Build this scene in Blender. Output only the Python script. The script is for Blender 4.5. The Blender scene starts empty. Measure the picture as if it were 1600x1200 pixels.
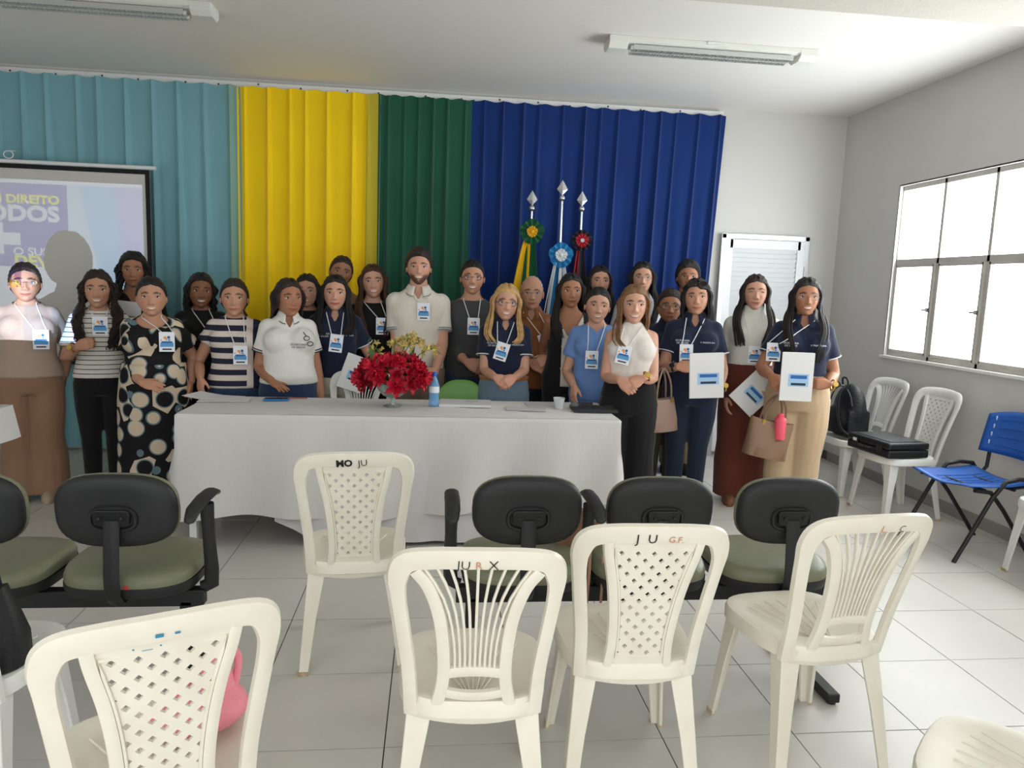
import bpy, bmesh, math, random
import numpy as np
from mathutils import Vector, Matrix

SC = bpy.context.scene
C = SC.collection
random.seed(7)
rng = np.random.default_rng(7)
PI = math.pi

# ------------------------------------------------------------------ camera
F_PX = 1142.7
PITCH, YAW, ROLL = [math.radians(a) for a in (7.575, 6.297, 1.983)]
CAM_H = 1.5
_fwd = np.array([math.sin(YAW)*math.cos(PITCH), math.cos(YAW)*math.cos(PITCH), -math.sin(PITCH)])
_rt0 = np.array([math.cos(YAW), -math.sin(YAW), 0.0])
_up0 = np.cross(_rt0, _fwd)
_rt = math.cos(ROLL)*_rt0 + math.sin(ROLL)*_up0
_up = -math.sin(ROLL)*_rt0 + math.cos(ROLL)*_up0
CAM = np.array([0.0, 0.0, CAM_H])
cam_data = bpy.data.cameras.new('camera')
cam_data.sensor_width = 36.0
cam_data.lens = F_PX/1600*36.0
cam_data.clip_start = 0.02
cam = bpy.data.objects.new('camera', cam_data)
C.objects.link(cam)
M = Matrix.Identity(4)
for i in range(3):
    M[i][0] = _rt[i]; M[i][1] = _up[i]; M[i][2] = -_fwd[i]; M[i][3] = CAM[i]
cam.matrix_world = M
SC.camera = cam

# ------------------------------------------------------------------ light
world = bpy.data.worlds.new('world'); SC.world = world
world.use_nodes = True
wb = world.node_tree.nodes['Background']
wb.inputs[0].default_value = (0.93, 0.97, 1.0, 1)
wb.inputs[1].default_value = 1.6
SC.view_settings.view_transform = 'Standard'
SC.view_settings.look = 'None'
SC.view_settings.gamma = 1.0
SC.view_settings.use_curve_mapping = False
SC.view_settings.exposure = 0.68

# daylight portal in the open rear side of the room (guides sampling only)
_pl = bpy.data.lights.new('daylight_portal', 'AREA'); _pl.shape = 'RECTANGLE'; _pl.size = 8.2; _pl.size_y = 3.1; _pl.cycles.is_portal = True
_po = bpy.data.objects.new('daylight_portal', _pl); C.objects.link(_po); _po.location = (-.46, -1.66, 1.56); _po.rotation_euler = (PI/2, 0, 0)
# measuring helpers: where a thing of known depth or height stands in the room
def ray(px, py): return (px-800)/F_PX*_rt-(py-600)/F_PX*_up+_fwd
def at_y(px, py, y): d = ray(px, py); return CAM+d*(y/d[1])
def at_z(px, py, z): d = ray(px, py); return CAM+d*((z-CAM_H)/d[2])

# ------------------------------------------------------------------ materials
def lin(r, g, b):
    f = lambda c: (c/255/12.92 if c/255 <= .04045 else ((c/255+.055)/1.055)**2.4)
    return (f(r), f(g), f(b))
_mats = {}
def mat(name, rgb, rough=.6, metal=0, bump=None, vary=None, spec=.4, coat=0, trans=0, alpha=1, sheen=0, sub=0, ior=1.45):
    if name in _mats: return _mats[name]
    m = bpy.data.materials.new(name); m.use_nodes = True
    nt = m.node_tree; b = nt.nodes['Principled BSDF']
    b.inputs['Base Color'].default_value = (*rgb, 1); b.inputs['Roughness'].default_value = rough
    b.inputs['Metallic'].default_value = metal; b.inputs['Specular IOR Level'].default_value = spec
    b.inputs['Coat Weight'].default_value = coat; b.inputs['Transmission Weight'].default_value = trans
    b.inputs['Alpha'].default_value = alpha; b.inputs['Sheen Weight'].default_value = sheen
    b.inputs['IOR'].default_value = ior
    if sub: b.inputs['Subsurface Weight'].default_value = sub
    tc = nt.nodes.new('ShaderNodeTexCoord')
    if vary:                                    # (scale, amount, other colour)
        n = nt.nodes.new('ShaderNodeTexNoise'); n.inputs['Scale'].default_value = vary[0]; n.inputs['Detail'].default_value = 5
        r = nt.nodes.new('ShaderNodeMapRange'); r.inputs[1].default_value = .38; r.inputs[2].default_value = .68; r.inputs[4].default_value = vary[1]
        x = nt.nodes.new('ShaderNodeMix'); x.data_type = 'RGBA'; x.inputs[6].default_value = (*rgb, 1); x.inputs[7].default_value = (*vary[2], 1)
        nt.links.new(tc.outputs['Object'], n.inputs['Vector']); nt.links.new(n.outputs['Fac'], r.inputs[0])
        nt.links.new(r.outputs[0], x.inputs[0]); nt.links.new(x.outputs[2], b.inputs['Base Color'])
    if bump:                                    # (scale, strength, stretch)
        n = nt.nodes.new('ShaderNodeTexNoise'); n.inputs['Scale'].default_value = bump[0]; n.inputs['Detail'].default_value = 4
        bp = nt.nodes.new('ShaderNodeBump'); bp.inputs['Strength'].default_value = bump[1]; bp.inputs['Distance'].default_value = .02
        src = tc.outputs['Object']
        if len(bump) > 2:
            mp = nt.nodes.new('ShaderNodeMapping'); mp.inputs['Scale'].default_value = bump[2]
            nt.links.new(src, mp.inputs['Vector']); src = mp.outputs[0]
        nt.links.new(src, n.inputs['Vector']); nt.links.new(n.outputs['Fac'], bp.inputs['Height']); nt.links.new(bp.outputs[0], b.inputs['Normal'])
    _mats[name] = m
    return m
def emit(name, rgb, s):
    m = bpy.data.materials.new(name); m.use_nodes = True; b = m.node_tree.nodes['Principled BSDF']
    b.inputs['Base Color'].default_value = (*rgb, 1); b.inputs['Emission Color'].default_value = (*rgb, 1); b.inputs['Emission Strength'].default_value = s
    return m

# ------------------------------------------------------------------ mesh building
class MB:
    def __init__(s): s.v = []; s.f = []; s.m = []
    def add(s, v, f, m=0):
        o = len(s.v); s.v += [tuple(map(float, p)) for p in v]; s.f += [tuple(i+o for i in q) for q in f]; s.m += [m]*len(f); return s
    def box(s, c, d, R=None, m=0):
        P = [(x*d[0]/2, y*d[1]/2, z*d[2]/2) for x in (-1, 1) for y in (-1, 1) for z in (-1, 1)]
        if R is not None: P = [tuple(R @ Vector(p)) for p in P]
        return s.add([(p[0]+c[0], p[1]+c[1], p[2]+c[2]) for p in P], [(0,1,3,2),(4,6,7,5),(0,4,5,1),(2,3,7,6),(0,2,6,4),(1,5,7,3)], m)
    def loft(s, rings, m=0, cap=True, closed=True):
        n = len(rings[0]); V = [p for r in rings for p in r]; Fs = []
        for i in range(len(rings)-1):
            for j in range(n if closed else n-1):
                k = (j+1) % n
                Fs.append((i*n+j, i*n+k, (i+1)*n+k, (i+1)*n+j))
        if cap:
            Fs.append(tuple(reversed(range(n)))); Fs.append(tuple(range((len(rings)-1)*n, len(rings)*n)))
        return s.add(V, Fs, m)
    def tube(s, path, r, n=8, m=0, cap=True, flat=1.0, upv=None, round_ends=False):
        P = [np.array(p, float) for p in path]; k = len(P)
        R = [r]*k if np.isscalar(r) else list(r)
        if round_ends:
            d0 = P[0]-P[1]; d0 /= np.linalg.norm(d0)+1e-9; d1 = P[-1]-P[-2]; d1 /= np.linalg.norm(d1)+1e-9
            P = [P[0]+d0*R[0]*.9, P[0]+d0*R[0]*.55]+P+[P[-1]+d1*R[-1]*.55, P[-1]+d1*R[-1]*.9]
            R = [R[0]*.3, R[0]*.8]+R+[R[-1]*.8, R[-1]*.3]; k = len(P)
        T = [P[min(i+1, k-1)]-P[max(i-1, 0)] for i in range(k)]
        T = [t/(np.linalg.norm(t)+1e-9) for t in T]
        u = np.array(upv if upv is not None else ((0, 0, 1) if abs(T[0][2]) < .9 else (0, 1, 0)), float)
        rings = []
        for i in range(k):
            u = u-T[i]*(u@T[i]); u /= np.linalg.norm(u)+1e-9; w = np.cross(T[i], u)
            rings.append([P[i]+R[i]*(math.cos(a)*w+flat*math.sin(a)*u) for a in [2*PI*j/n for j in range(n)]])
        return s.loft(rings, m, cap)
    def ell(s, c, r, nu=12, nv=8, m=0):
        V = [(c[0], c[1], c[2]-r[2])]; Fs = []
        for i in range(1, nv):
            p = -PI/2+PI*i/nv
            for j in range(nu):
                a = 2*PI*j/nu; V.append((c[0]+r[0]*math.cos(p)*math.cos(a), c[1]+r[1]*math.cos(p)*math.sin(a), c[2]+r[2]*math.sin(p)))
        V.append((c[0], c[1], c[2]+r[2])); t = len(V)-1
        for j in range(nu):
            k = (j+1) % nu; Fs.append((0, 1+k, 1+j)); Fs.append((t, 1+(nv-2)*nu+j, 1+(nv-2)*nu+k))
            for i in range(nv-2): Fs.append((1+i*nu+j, 1+i*nu+k, 1+(i+1)*nu+k, 1+(i+1)*nu+j))
        return s.add(V, Fs, m)
    def lathe(s, prof, c=(0, 0, 0), n=20, m=0, cap=True):
        return s.loft([[(c[0]+r*math.cos(2*PI*j/n), c[1]+r*math.sin(2*PI*j/n), c[2]+z) for j in range(n)] for r, z in prof], m, cap)
    def prism(s, poly, z0, z1, m=0):            # poly in xy, extruded in z
        return s.loft([[(x, y, z0) for x, y in poly], [(x, y, z1) for x, y in poly]], m)
    def grid(s, fn, nu, nv, m=0):
        V = [fn(i/nu, j/nv) for i in range(nu+1) for j in range(nv+1)]
        return s.add(V, [(i*(nv+1)+j, (i+1)*(nv+1)+j, (i+1)*(nv+1)+j+1, i*(nv+1)+j+1) for i in range(nu) for j in range(nv)], m)
    def xf(s, Mx): s.v = [tuple(Mx @ Vector(p)) for p in s.v]; return s
    def mesh(s, name, mats, smooth=None):
        me = bpy.data.meshes.new(name); me.from_pydata(s.v, [], s.f)
        for x in (mats if isinstance(mats, (list, tuple)) else [mats]): me.materials.append(x)
        if any(s.m): me.polygons.foreach_set('material_index', s.m)
        if smooth is not None:
            me.polygons.foreach_set('use_smooth', [True]*len(s.f))
            if smooth < 180: me.set_sharp_from_angle(angle=math.radians(smooth))
        me.update(); return me
    def build(s, name, mats, parent=None, smooth=None, bevel=0, thick=0, sub=0, loc=None):
        o = bpy.data.objects.new(name, s.mesh(name, mats, smooth)); C.objects.link(o)
        fix_normals(o.data)
        if parent is not None: o.parent = parent
        if loc is not None: o.location = loc
        if thick: md = o.modifiers.new('thick', 'SOLIDIFY'); md.thickness = thick; md.offset = 0
        if bevel: md = o.modifiers.new('bevel', 'BEVEL'); md.width = bevel; md.segments = 2; md.limit_method = 'ANGLE'
        if sub: md = o.modifiers.new('sub', 'SUBSURF'); md.levels = sub; md.render_levels = sub
        return o
def fix_normals(me):
    b = bmesh.new(); b.from_mesh(me); bmesh.ops.recalc_face_normals(b, faces=b.faces); b.to_mesh(me); b.free()
def thing(name, label, cat, loc=(0, 0, 0), rz=0, group=None):
    o = bpy.data.objects.new(name, None); C.objects.link(o); o.empty_display_size = .1
    o.location = loc; o.rotation_euler = (0, 0, rz); tag(o, label, cat, group); return o
def tag(o, label, cat, group=None):
    o['label'] = label; o['category'] = cat
    if group: o['group'] = group
    return o
def struct(o, label=None):
    o['kind'] = 'structure'
    if label: o['label'] = label
    return o
def dup(root, loc, rz, label, group=None):
    def cp(o, par):
        c = o.copy(); C.objects.link(c); c.parent = par
        for ch in o.children: cp(ch, c)
        return c
    r = cp(root, None); r.location = loc; r.rotation_euler = (0, 0, rz); r['label'] = label
    if group: r['group'] = group
    return r
def text_mesh(body, size, fn, name, material, parent, align='CENTER', bold=0, res=2, spacing=1.0):
    """flat lettering; fn maps (x, y) of the text plane to a 3-D point"""
    cu = bpy.data.curves.new('t', 'FONT'); cu.body = body; cu.size = size; cu.align_x = align; cu.align_y = 'CENTER'
    cu.offset = bold; cu.resolution_u = res; cu.space_character = spacing
    o = bpy.data.objects.new('t', cu); C.objects.link(o)
    dg = bpy.context.evaluated_depsgraph_get(); me = bpy.data.meshes.new_from_object(o.evaluated_get(dg))
    bpy.data.objects.remove(o)
    if fn:
        for v in me.vertices: v.co = fn(v.co.x, v.co.y)
    me.materials.clear(); me.materials.append(material); me.name = name
    q = bpy.data.objects.new(name, me); C.objects.link(q); q.parent = parent
    return q
def sstep(x, a, b): t = np.clip((x-a)/(b-a), 0, 1); return t*t*(3-2*t)
def remesh(mb, voxel, smooth_it=2):
    """one continuous surface out of overlapping closed shapes; returns (verts, faces)"""
    me = mb.mesh('tmp', []); fix_normals(me)
    o = bpy.data.objects.new('tmp', me); C.objects.link(o)
    md = o.modifiers.new('r', 'REMESH'); md.mode = 'VOXEL'; md.voxel_size = voxel
    if smooth_it: s = o.modifiers.new('s', 'SMOOTH'); s.factor = .5; s.iterations = smooth_it
    dg = bpy.context.evaluated_depsgraph_get(); e = bpy.data.meshes.new_from_object(o.evaluated_get(dg))
    n = len(e.vertices); V = np.zeros(n*3); e.vertices.foreach_get('co', V); V = V.reshape(-1, 3)
    L = np.zeros(len(e.loops), int); e.loops.foreach_get('vertex_index', L)
    S = np.zeros(len(e.polygons), int); e.polygons.foreach_get('loop_start', S); T = np.zeros(len(e.polygons), int); e.polygons.foreach_get('loop_total', T)
    Fs = [tuple(L[a:a+b]) for a, b in zip(S.tolist(), T.tolist())]
    bpy.data.objects.remove(o); bpy.data.meshes.remove(me); bpy.data.meshes.remove(e)
    return V, Fs
def raw_obj(name, V, Fs, mats, parent=None, smooth=True):
    me = bpy.data.meshes.new(name); me.from_pydata([tuple(p) for p in V], [], Fs)
    for x in (mats if isinstance(mats, (list, tuple)) else [mats]): me.materials.append(x)
    if smooth: me.polygons.foreach_set('use_smooth', [True]*len(Fs))
    me.update(); o = bpy.data.objects.new(name, me); C.objects.link(o)
    if parent is not None: o.parent = parent
    return o
# ================================================================== the room
XR, YB, ZC, XL = 3.68, 6.5, 3.12, -4.6
m_wall = mat('wall_paint', lin(205, 203, 198), .75, bump=(60, .06), vary=(1.2, .35, lin(192, 190, 186)))
m_ceil = mat('ceiling_paint', lin(234, 231, 226), .85, bump=(25, .08))
m_tile = mat('floor_tile', lin(206, 202, 194), .31, vary=(3, .5, lin(198, 195, 189)), bump=(220, .05), spec=.45)
m_grout = mat('grout', lin(92, 90, 86), .9)
m_skirt = mat('baseboard_tile', lin(150, 147, 143), .45, vary=(5, .6, lin(138, 135, 131)))
m_white = mat('white_paint', lin(224, 224, 222), .45)
TS = .4663; TX0 = -.131; TY0 = 3.6286
fl = struct(MB().box(((XR+XL)/2, 2.5, -.055), (XR-XL+.4, 8.4, .1)).build('floor', m_grout), 'pale ceramic tile floor with dark grout lines')
tile = MB().box((0, 0, -.007), (TS-.0045, TS-.0045, .014)).mesh('tile', m_tile)
for i in range(-10, 9):
    for j in range(-7, 6):
        cx, cy = TX0+TS*(i+.5), TY0-TS*(j+.5)
        if cx < XL-.2 or cx > XR+.2 or cy > YB+.2: continue
        o = bpy.data.objects.new('tile', tile); C.objects.link(o); o.location = (cx, cy, 0); o.parent = fl
        o.location.z = rng.uniform(-.0006, .0006)
# floor behind the viewer
bk = MB().box(((XR+XL)/2, -.32, -.007), (XR-XL, 2.66, .014)).build('floor_rear', m_tile); struct(bk, 'plain pale floor behind the viewer')

struct(MB().box(((XR+XL)/2, YB+.1, ZC/2), (XR-XL+.4, .2, ZC)).build('wall_back', m_wall), 'white painted rear wall behind the curtains')
struct(MB().box((XL-.1, 2.5, ZC/2), (.2, 8.3, ZC)).build('wall_left', m_wall), 'white painted wall left of the projection screen')
struct(MB().box(((XR+XL)/2, 2.5, ZC+.1), (XR-XL+.4, 8.4, .2)).build('ceiling', m_ceil), 'white plaster ceiling')
struct(MB().box(((XR+XL)/2, 3.0, 2.96), (XR-XL, .76, .32)).build('ceiling_beam', mat('beam_paint', lin(216, 211, 200), .85, bump=(90, .25))), 'cream rough plaster ceiling beam')
# right wall with its window opening
WY0, WY1, WZ0, WZ1 = 2.62, 5.63, 1.045, 2.40
w = MB(); T = .16
w.box((XR+T/2, (YB+WY1)/2+.1, ZC/2), (T, YB-WY1+.2, ZC)); w.box((XR+T/2, (WY0-1.65)/2, ZC/2), (T, WY0+1.65, ZC))
w.box((XR+T/2, (WY0+WY1)/2, WZ0/2), (T, WY1-WY0, WZ0)); w.box((XR+T/2, (WY0+WY1)/2, (WZ1+ZC)/2), (T, WY1-WY0, ZC-WZ1))
struct(w.build('wall_right', m_wall), 'white painted wall with the tall window')
bb = struct(MB().box((XR-.004, 3.25, .04), (.008, 6.5, .08)).build('baseboard_right', m_grout), 'grey tile baseboard under the window')
bt = MB().box((0, 0, 0), (.012, .4633, .082)).mesh('baseboard_tile', m_skirt)
for j in range(14):
    o = bpy.data.objects.new('baseboard_tile', bt); C.objects.link(o); o.location = (XR-.008, TY0-TS*(j-5.9)-.3, .041); o.parent = bb
bb2 = struct(MB().box((3.55, YB-.006, .04), (.26, .012, .08)).build('baseboard_back', m_skirt), 'grey tile baseboard beside the door')
# window: grey painted steel frame, two rows of panes, frosted daylight panes
m_frame = mat('window_frame_paint', lin(192, 188, 180), .5, vary=(8, .5, lin(172, 166, 157)))
m_pane = emit('frosted_daylight_glass', (.93, .98, 1.0), 6.0)
m_reveal = mat('reveal_paint', lin(235, 234, 230), .6)
win = bpy.data.objects.new('window_1', None); C.objects.link(win); win.location = (XR, 0, 0); struct(win, 'steel framed window with frosted bright panes')
n = 6; pw = (WY1-WY0)/n; ZM = 1.80
fr = MB()
for z in (WZ0+.02, WZ1-.02): fr.box((.05, (WY0+WY1)/2, z), (.05, WY1-WY0, .04))
fr.box((.05, (WY0+WY1)/2, ZM), (.05, WY1-WY0, .045))
for i in range(n+1): fr.box((.05, WY0+pw*i, (WZ0+WZ1)/2), (.05, .03, WZ1-WZ0))
fr.build('frame', m_frame, win, bevel=.003)
rv = MB()
rv.box((.08, WY1+.002, (WZ0+WZ1)/2), (.16, .012, WZ1-WZ0)); rv.box((.08, (WY0+WY1)/2, WZ1+.002), (.16, WY1-WY0, .012)); rv.box((.07, (WY0+WY1)/2, WZ0-.004), (.19, WY1-WY0+.04, .02))
rv.build('sill', m_reveal, win)
for i in range(n):
    y = WY0+pw*(i+.5)
    for z0, z1, sash in ((WZ0+.04, ZM-.02, True), (ZM+.02, WZ1-.04, False)):
        MB().box((.055, y, (z0+z1)/2), (.006, pw-.03, z1-z0)).build('pane', m_pane, win)
        if sash:
            sf = MB(); t = .022
            for yy in (y-pw/2+.03, y+pw/2-.03): sf.box((.03, yy, (z0+z1)/2), (.03, t, z1-z0))
            for zz in (z0+.01, z1-.012): sf.box((.03, y, zz), (.03, pw-.05, t))
            so = sf.build('sash', m_frame, win, bevel=.002)
            MB().box((.005, y-pw/2+.03, (z0+z1)/2), (.03, .012, .03)).box((-.012, y-pw/2+.045, (z0+z1)/2), (.012, .05, .012)).build('latch', mat('latch_metal', lin(120, 116, 108), .4, .8), so)
# door: white louvred metal door in the rear wall
m_door = mat('door_white', lin(226, 228, 230), .35, spec=.5)
m_alu = mat('door_aluminium', lin(190, 192, 194), .3, .7)
d = bpy.data.objects.new('door_1', None); C.objects.link(d); d.location = (2.98, YB, 0); struct(d, 'white louvred door with aluminium frame')
DW, DH = .83, 2.04
j = MB()
for s in (-1, 1): j.box((s*(DW/2-.02), -.02, DH/2), (.045, .06, DH))
j.box((0, -.02, DH-.02), (DW, .06, .045)); j.build('frame', m_alu, d, bevel=.003)
st = MB()
for s in (-1, 1): st.box((s*(DW/2-.075), -.03, DH/2), (.07, .035, DH-.08))
for z in (.07, 1.0, DH-.085): st.box((0, -.03, z), (DW-.16, .035, .08))
st.build('stile', m_door, d, bevel=.003)
sl = MB().box((0, 0, 0), (DW-.2, .006, .052), Matrix.Rotation(.5, 3, 'X')).mesh('slat', m_door)
z = .13
while z < DH-.14:
    if abs(z-1.0) > .06:
        o = bpy.data.objects.new('slat', sl); C.objects.link(o); o.location = (0, -.028, z); o.parent = d
    z += .042
MB().box((0, -.008, DH/2), (DW-.1, .006, DH-.06)).build('back_panel', m_door, d)
h = MB()
for z in (1.72, 1.0, .3): h.tube([(DW/2-.03, -.055, z-.05), (DW/2-.03, -.055, z+.05)], .009, 8)
h.build('hinge', m_alu, d)
MB().tube([(-DW/2+.06, -.06, 1.02), (-DW/2+.06, -.09, 1.02), (-DW/2+.17, -.09, 1.02)], .009, 8).build('door_handle', m_alu, d, smooth=40)
# curtain rail and the four curtains
rail = struct(MB().box((-1.05, 6.475, 3.062), (7.1, .05, .05)).build('trim_1', m_white, bevel=.004), 'white wooden strip the curtains are pinned to')
pin = MB().ell((0, 0, 0), (.008, .006, .008), 6, 4).mesh('pin', mat('pin_dark', lin(70, 66, 60), .4, .6))
for i in range(22):
    o = bpy.data.objects.new('pin', pin); C.objects.link(o); o.location = (-4.3+i*.32+rng.uniform(-.05, .05), 6.447, 3.06+rng.uniform(-.01, .012)); o.parent = rail
def curtain(name, x0, x1, x1low, pleats, base, edge, label, seed, edge_side=None, depth=1.0):
    r = np.random.default_rng(seed)
    cuts = sorted([(k+.5+r.uniform(-.18, .18))/pleats for k in range(pleats)])
    amps = [r.uniform(.7, 1.3) for _ in cuts]; lean = [r.uniform(-.012, .012) for _ in cuts]; wid = [r.uniform(.10, .2) for _ in cuts]
    NU, NV = int(pleats*16), 22
    ph = r.uniform(0, 6.28, 5)
    def fn(u, v):
        z = 3.045-3.015*v
        xx = x0+u*((x1+(x1low-x1)*v)-x0)
        y = 0.0
        for c, a, l, wd in zip(cuts, amps, lean, wid):
            q = (u-c-l*v*4/pleats)*pleats
            # a pinned pleat: sharp crest on one side that widens to a rounded fold lower down
            w0 = .10+wd*2.2*v
            if -w0 < q < w0*.8: y -= a*(.022+.05*min(1, v*1.5))*(1-abs(q)/w0 if q < 0 else 1-q/(w0*.8))**(1.0+.6*v)
        y += .010*v*math.sin(u*pleats*5.1+ph[0]+v*1.2)+.006*v*math.sin(u*pleats*9.7+ph[1]-v*2)
        zz = z+(.006*math.sin(u*pleats*6.28+ph[2]) if v == 0 else 0)
        return (xx, 6.43+y*depth, zz)
    b = MB().grid(fn, NU, NV)
    for k in range(NU):
        u = (k+.5)/NU
        if edge_side == 'R' and u > 1-.11/(x1-x0): 
            for q in range(NV): b.m[k*NV+q] = 1
    o = b.build(name, [base, edge or base], smooth=50)
    return tag(o, label, 'curtain', 'curtains along the rear wall')
def cloth(name, c, c2=None, rough=.75, sheen=.2): return mat(name, c, rough, bump=(300, .08), sheen=sheen, spec=.2, vary=(2.5, .4, c2) if c2 else None)
curtain('curtain', -4.55, -1.60, -1.58, 15, cloth('teal_satin', lin(122, 170, 178), lin(112, 160, 170), .5), cloth('teal_sheer', lin(126, 164, 152), None, .5), 'pale teal curtain behind the projection screen', 3, 'R')
curtain('curtain', -1.63, -.47, -.48, 7, cloth('yellow_cloth', lin(246, 208, 8), lin(236, 194, 6), .6), cloth('yellow_sheer', lin(186, 168, 44), None, .6), 'bright yellow curtain between the teal and green ones', 11, 'R')
curtain('curtain', -.49, .31, .30, 6, cloth('green_cloth', lin(32, 86, 68), lin(26, 75, 58)), None, 'dark green curtain between the yellow and blue ones', 5)
curtain('curtain', .29, 2.515, 2.40, 13, cloth('blue_cloth', lin(10, 44, 106), lin(6, 36, 94)), None, 'royal blue curtain behind the flags', 21)
# ceiling lamps (switched off)
m_lamp = mat('lamp_body', lin(226, 226, 218), .4)
m_tube = mat('lamp_tube', lin(235, 236, 236), .25)
m_grid = mat('lamp_grille', lin(205, 206, 204), .3, .5)
def lamp(x, y, label, rz=0):
    t = thing('fluorescent_lamp', label, 'ceiling lamp', (x, y, ZC), rz, 'ceiling lamps')
    b = MB(); prof = [(-.085, 0), (-.085, -.028), (-.06, -.04), (.06, -.04), (.085, -.028), (.085, 0)]
    b.loft([[(xx, p, q) for p, q in prof] for xx in (-.70, .70)]); b.build('housing', m_lamp, t, bevel=.003)
    for s in (-1, 1):
        e = MB(); e.loft([[(s*xx, p*1.02, q-.002 if q < 0 else 0) for p, q in [(-.085, 0), (-.085, -.045), (-.05, -.072), (.05, -.072), (.085, -.045), (.085, 0)]] for xx in (.58, .705)]); e.build('end_cap', m_lamp, t, bevel=.004)
    for s in (-1, 1): MB().tube([(-.55, s*.035, -.055), (.55, s*.035, -.055)], .013, 10).build('tube', m_tube, t, smooth=40)
    g = MB()
    for k in range(46):
        xx = -.53+k*1.06/45; g.box((xx, 0, -.058), (.0025, .13, .026))
    for yy in (-.066, 0, .066): g.box((0, yy, -.06), (1.08, .003, .028))
    g.build('grille', m_grid, t)
    MB().box((0, -.089, -.012), (.12, .012, .02)).build('clip', m_lamp, t, bevel=.002)
lamp(1.79, 4.92, 'long twin-tube ceiling lamp near the window side')
lamp(-2.06, 4.87, 'long twin-tube ceiling lamp above the projection screen side')
# ================================================================== white plastic chairs
m_pl = mat('white_plastic_worn', lin(226, 220, 204), .42, vary=(9, .55, lin(214, 205, 184)), spec=.45)
m_pl2 = mat('white_plastic_clean', lin(222, 222, 216), .4, vary=(7, .4, lin(212, 211, 204)), spec=.45)
m_dirt = mat('scuffed_plastic', lin(196, 178, 148), .6, vary=(30, .8, lin(150, 122, 88)))
m_ink = mat('marker_ink', lin(24, 24, 26), .5)
m_inkb = mat('faded_blue_ink', lin(52, 128, 160), .6)
m_inkr = mat('faded_red_ink', lin(196, 132, 108), .6)
SEAT = .435
def back_pt(x, z, off=0.0):
    """chair back surface: leans back, hollow across; off is thickness towards the rear (-y)"""
    v = (z-SEAT)/.45
    return (x, -.185-.105*max(v, -.2)*(1+.25*max(v, 0))+.75*x*x-off, z)
def ribbon(mb, path, width, th, seg=6, m=0):
    """a bar of the moulded back: path in (x, z), rounded section, following the back surface"""
    P = [np.array(p, float) for p in path]; k = len(P); W = [width]*k if np.isscalar(width) else width
    rings = []
    for i in range(k):
        t = P[min(i+1, k-1)]-P[max(i-1, 0)]; t /= np.linalg.norm(t); nrm = np.array([-t[1], t[0]])
        r = []
        for a, o in ((-.5, -.25), (-.42, .5), (-.2, .62), (.2, .62), (.42, .5), (.5, -.25), (.38, -.5), (-.38, -.5)):
            q = P[i]+nrm*a*W[i]; r.append(back_pt(q[0], q[1], o*th))
        rings.append(r)
    mb.loft(rings, m)
def spl(pts, n=6):
    """smooth curve through points"""
    P = [np.array(p, float) for p in pts]; P = [2*P[0]-P[1]]+P+[2*P[-1]-P[-2]]; out = []
    for i in range(1, len(P)-2):
        for k in range(n):
            t = k/n; a, b, c, d = P[i-1], P[i], P[i+1], P[i+2]
            out.append(.5*((2*b)+(c-a)*t+(2*a-5*b+4*c-d)*t*t+(3*b-a-3*c+d)*t**3))
    out.append(P[-2]); return out
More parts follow.
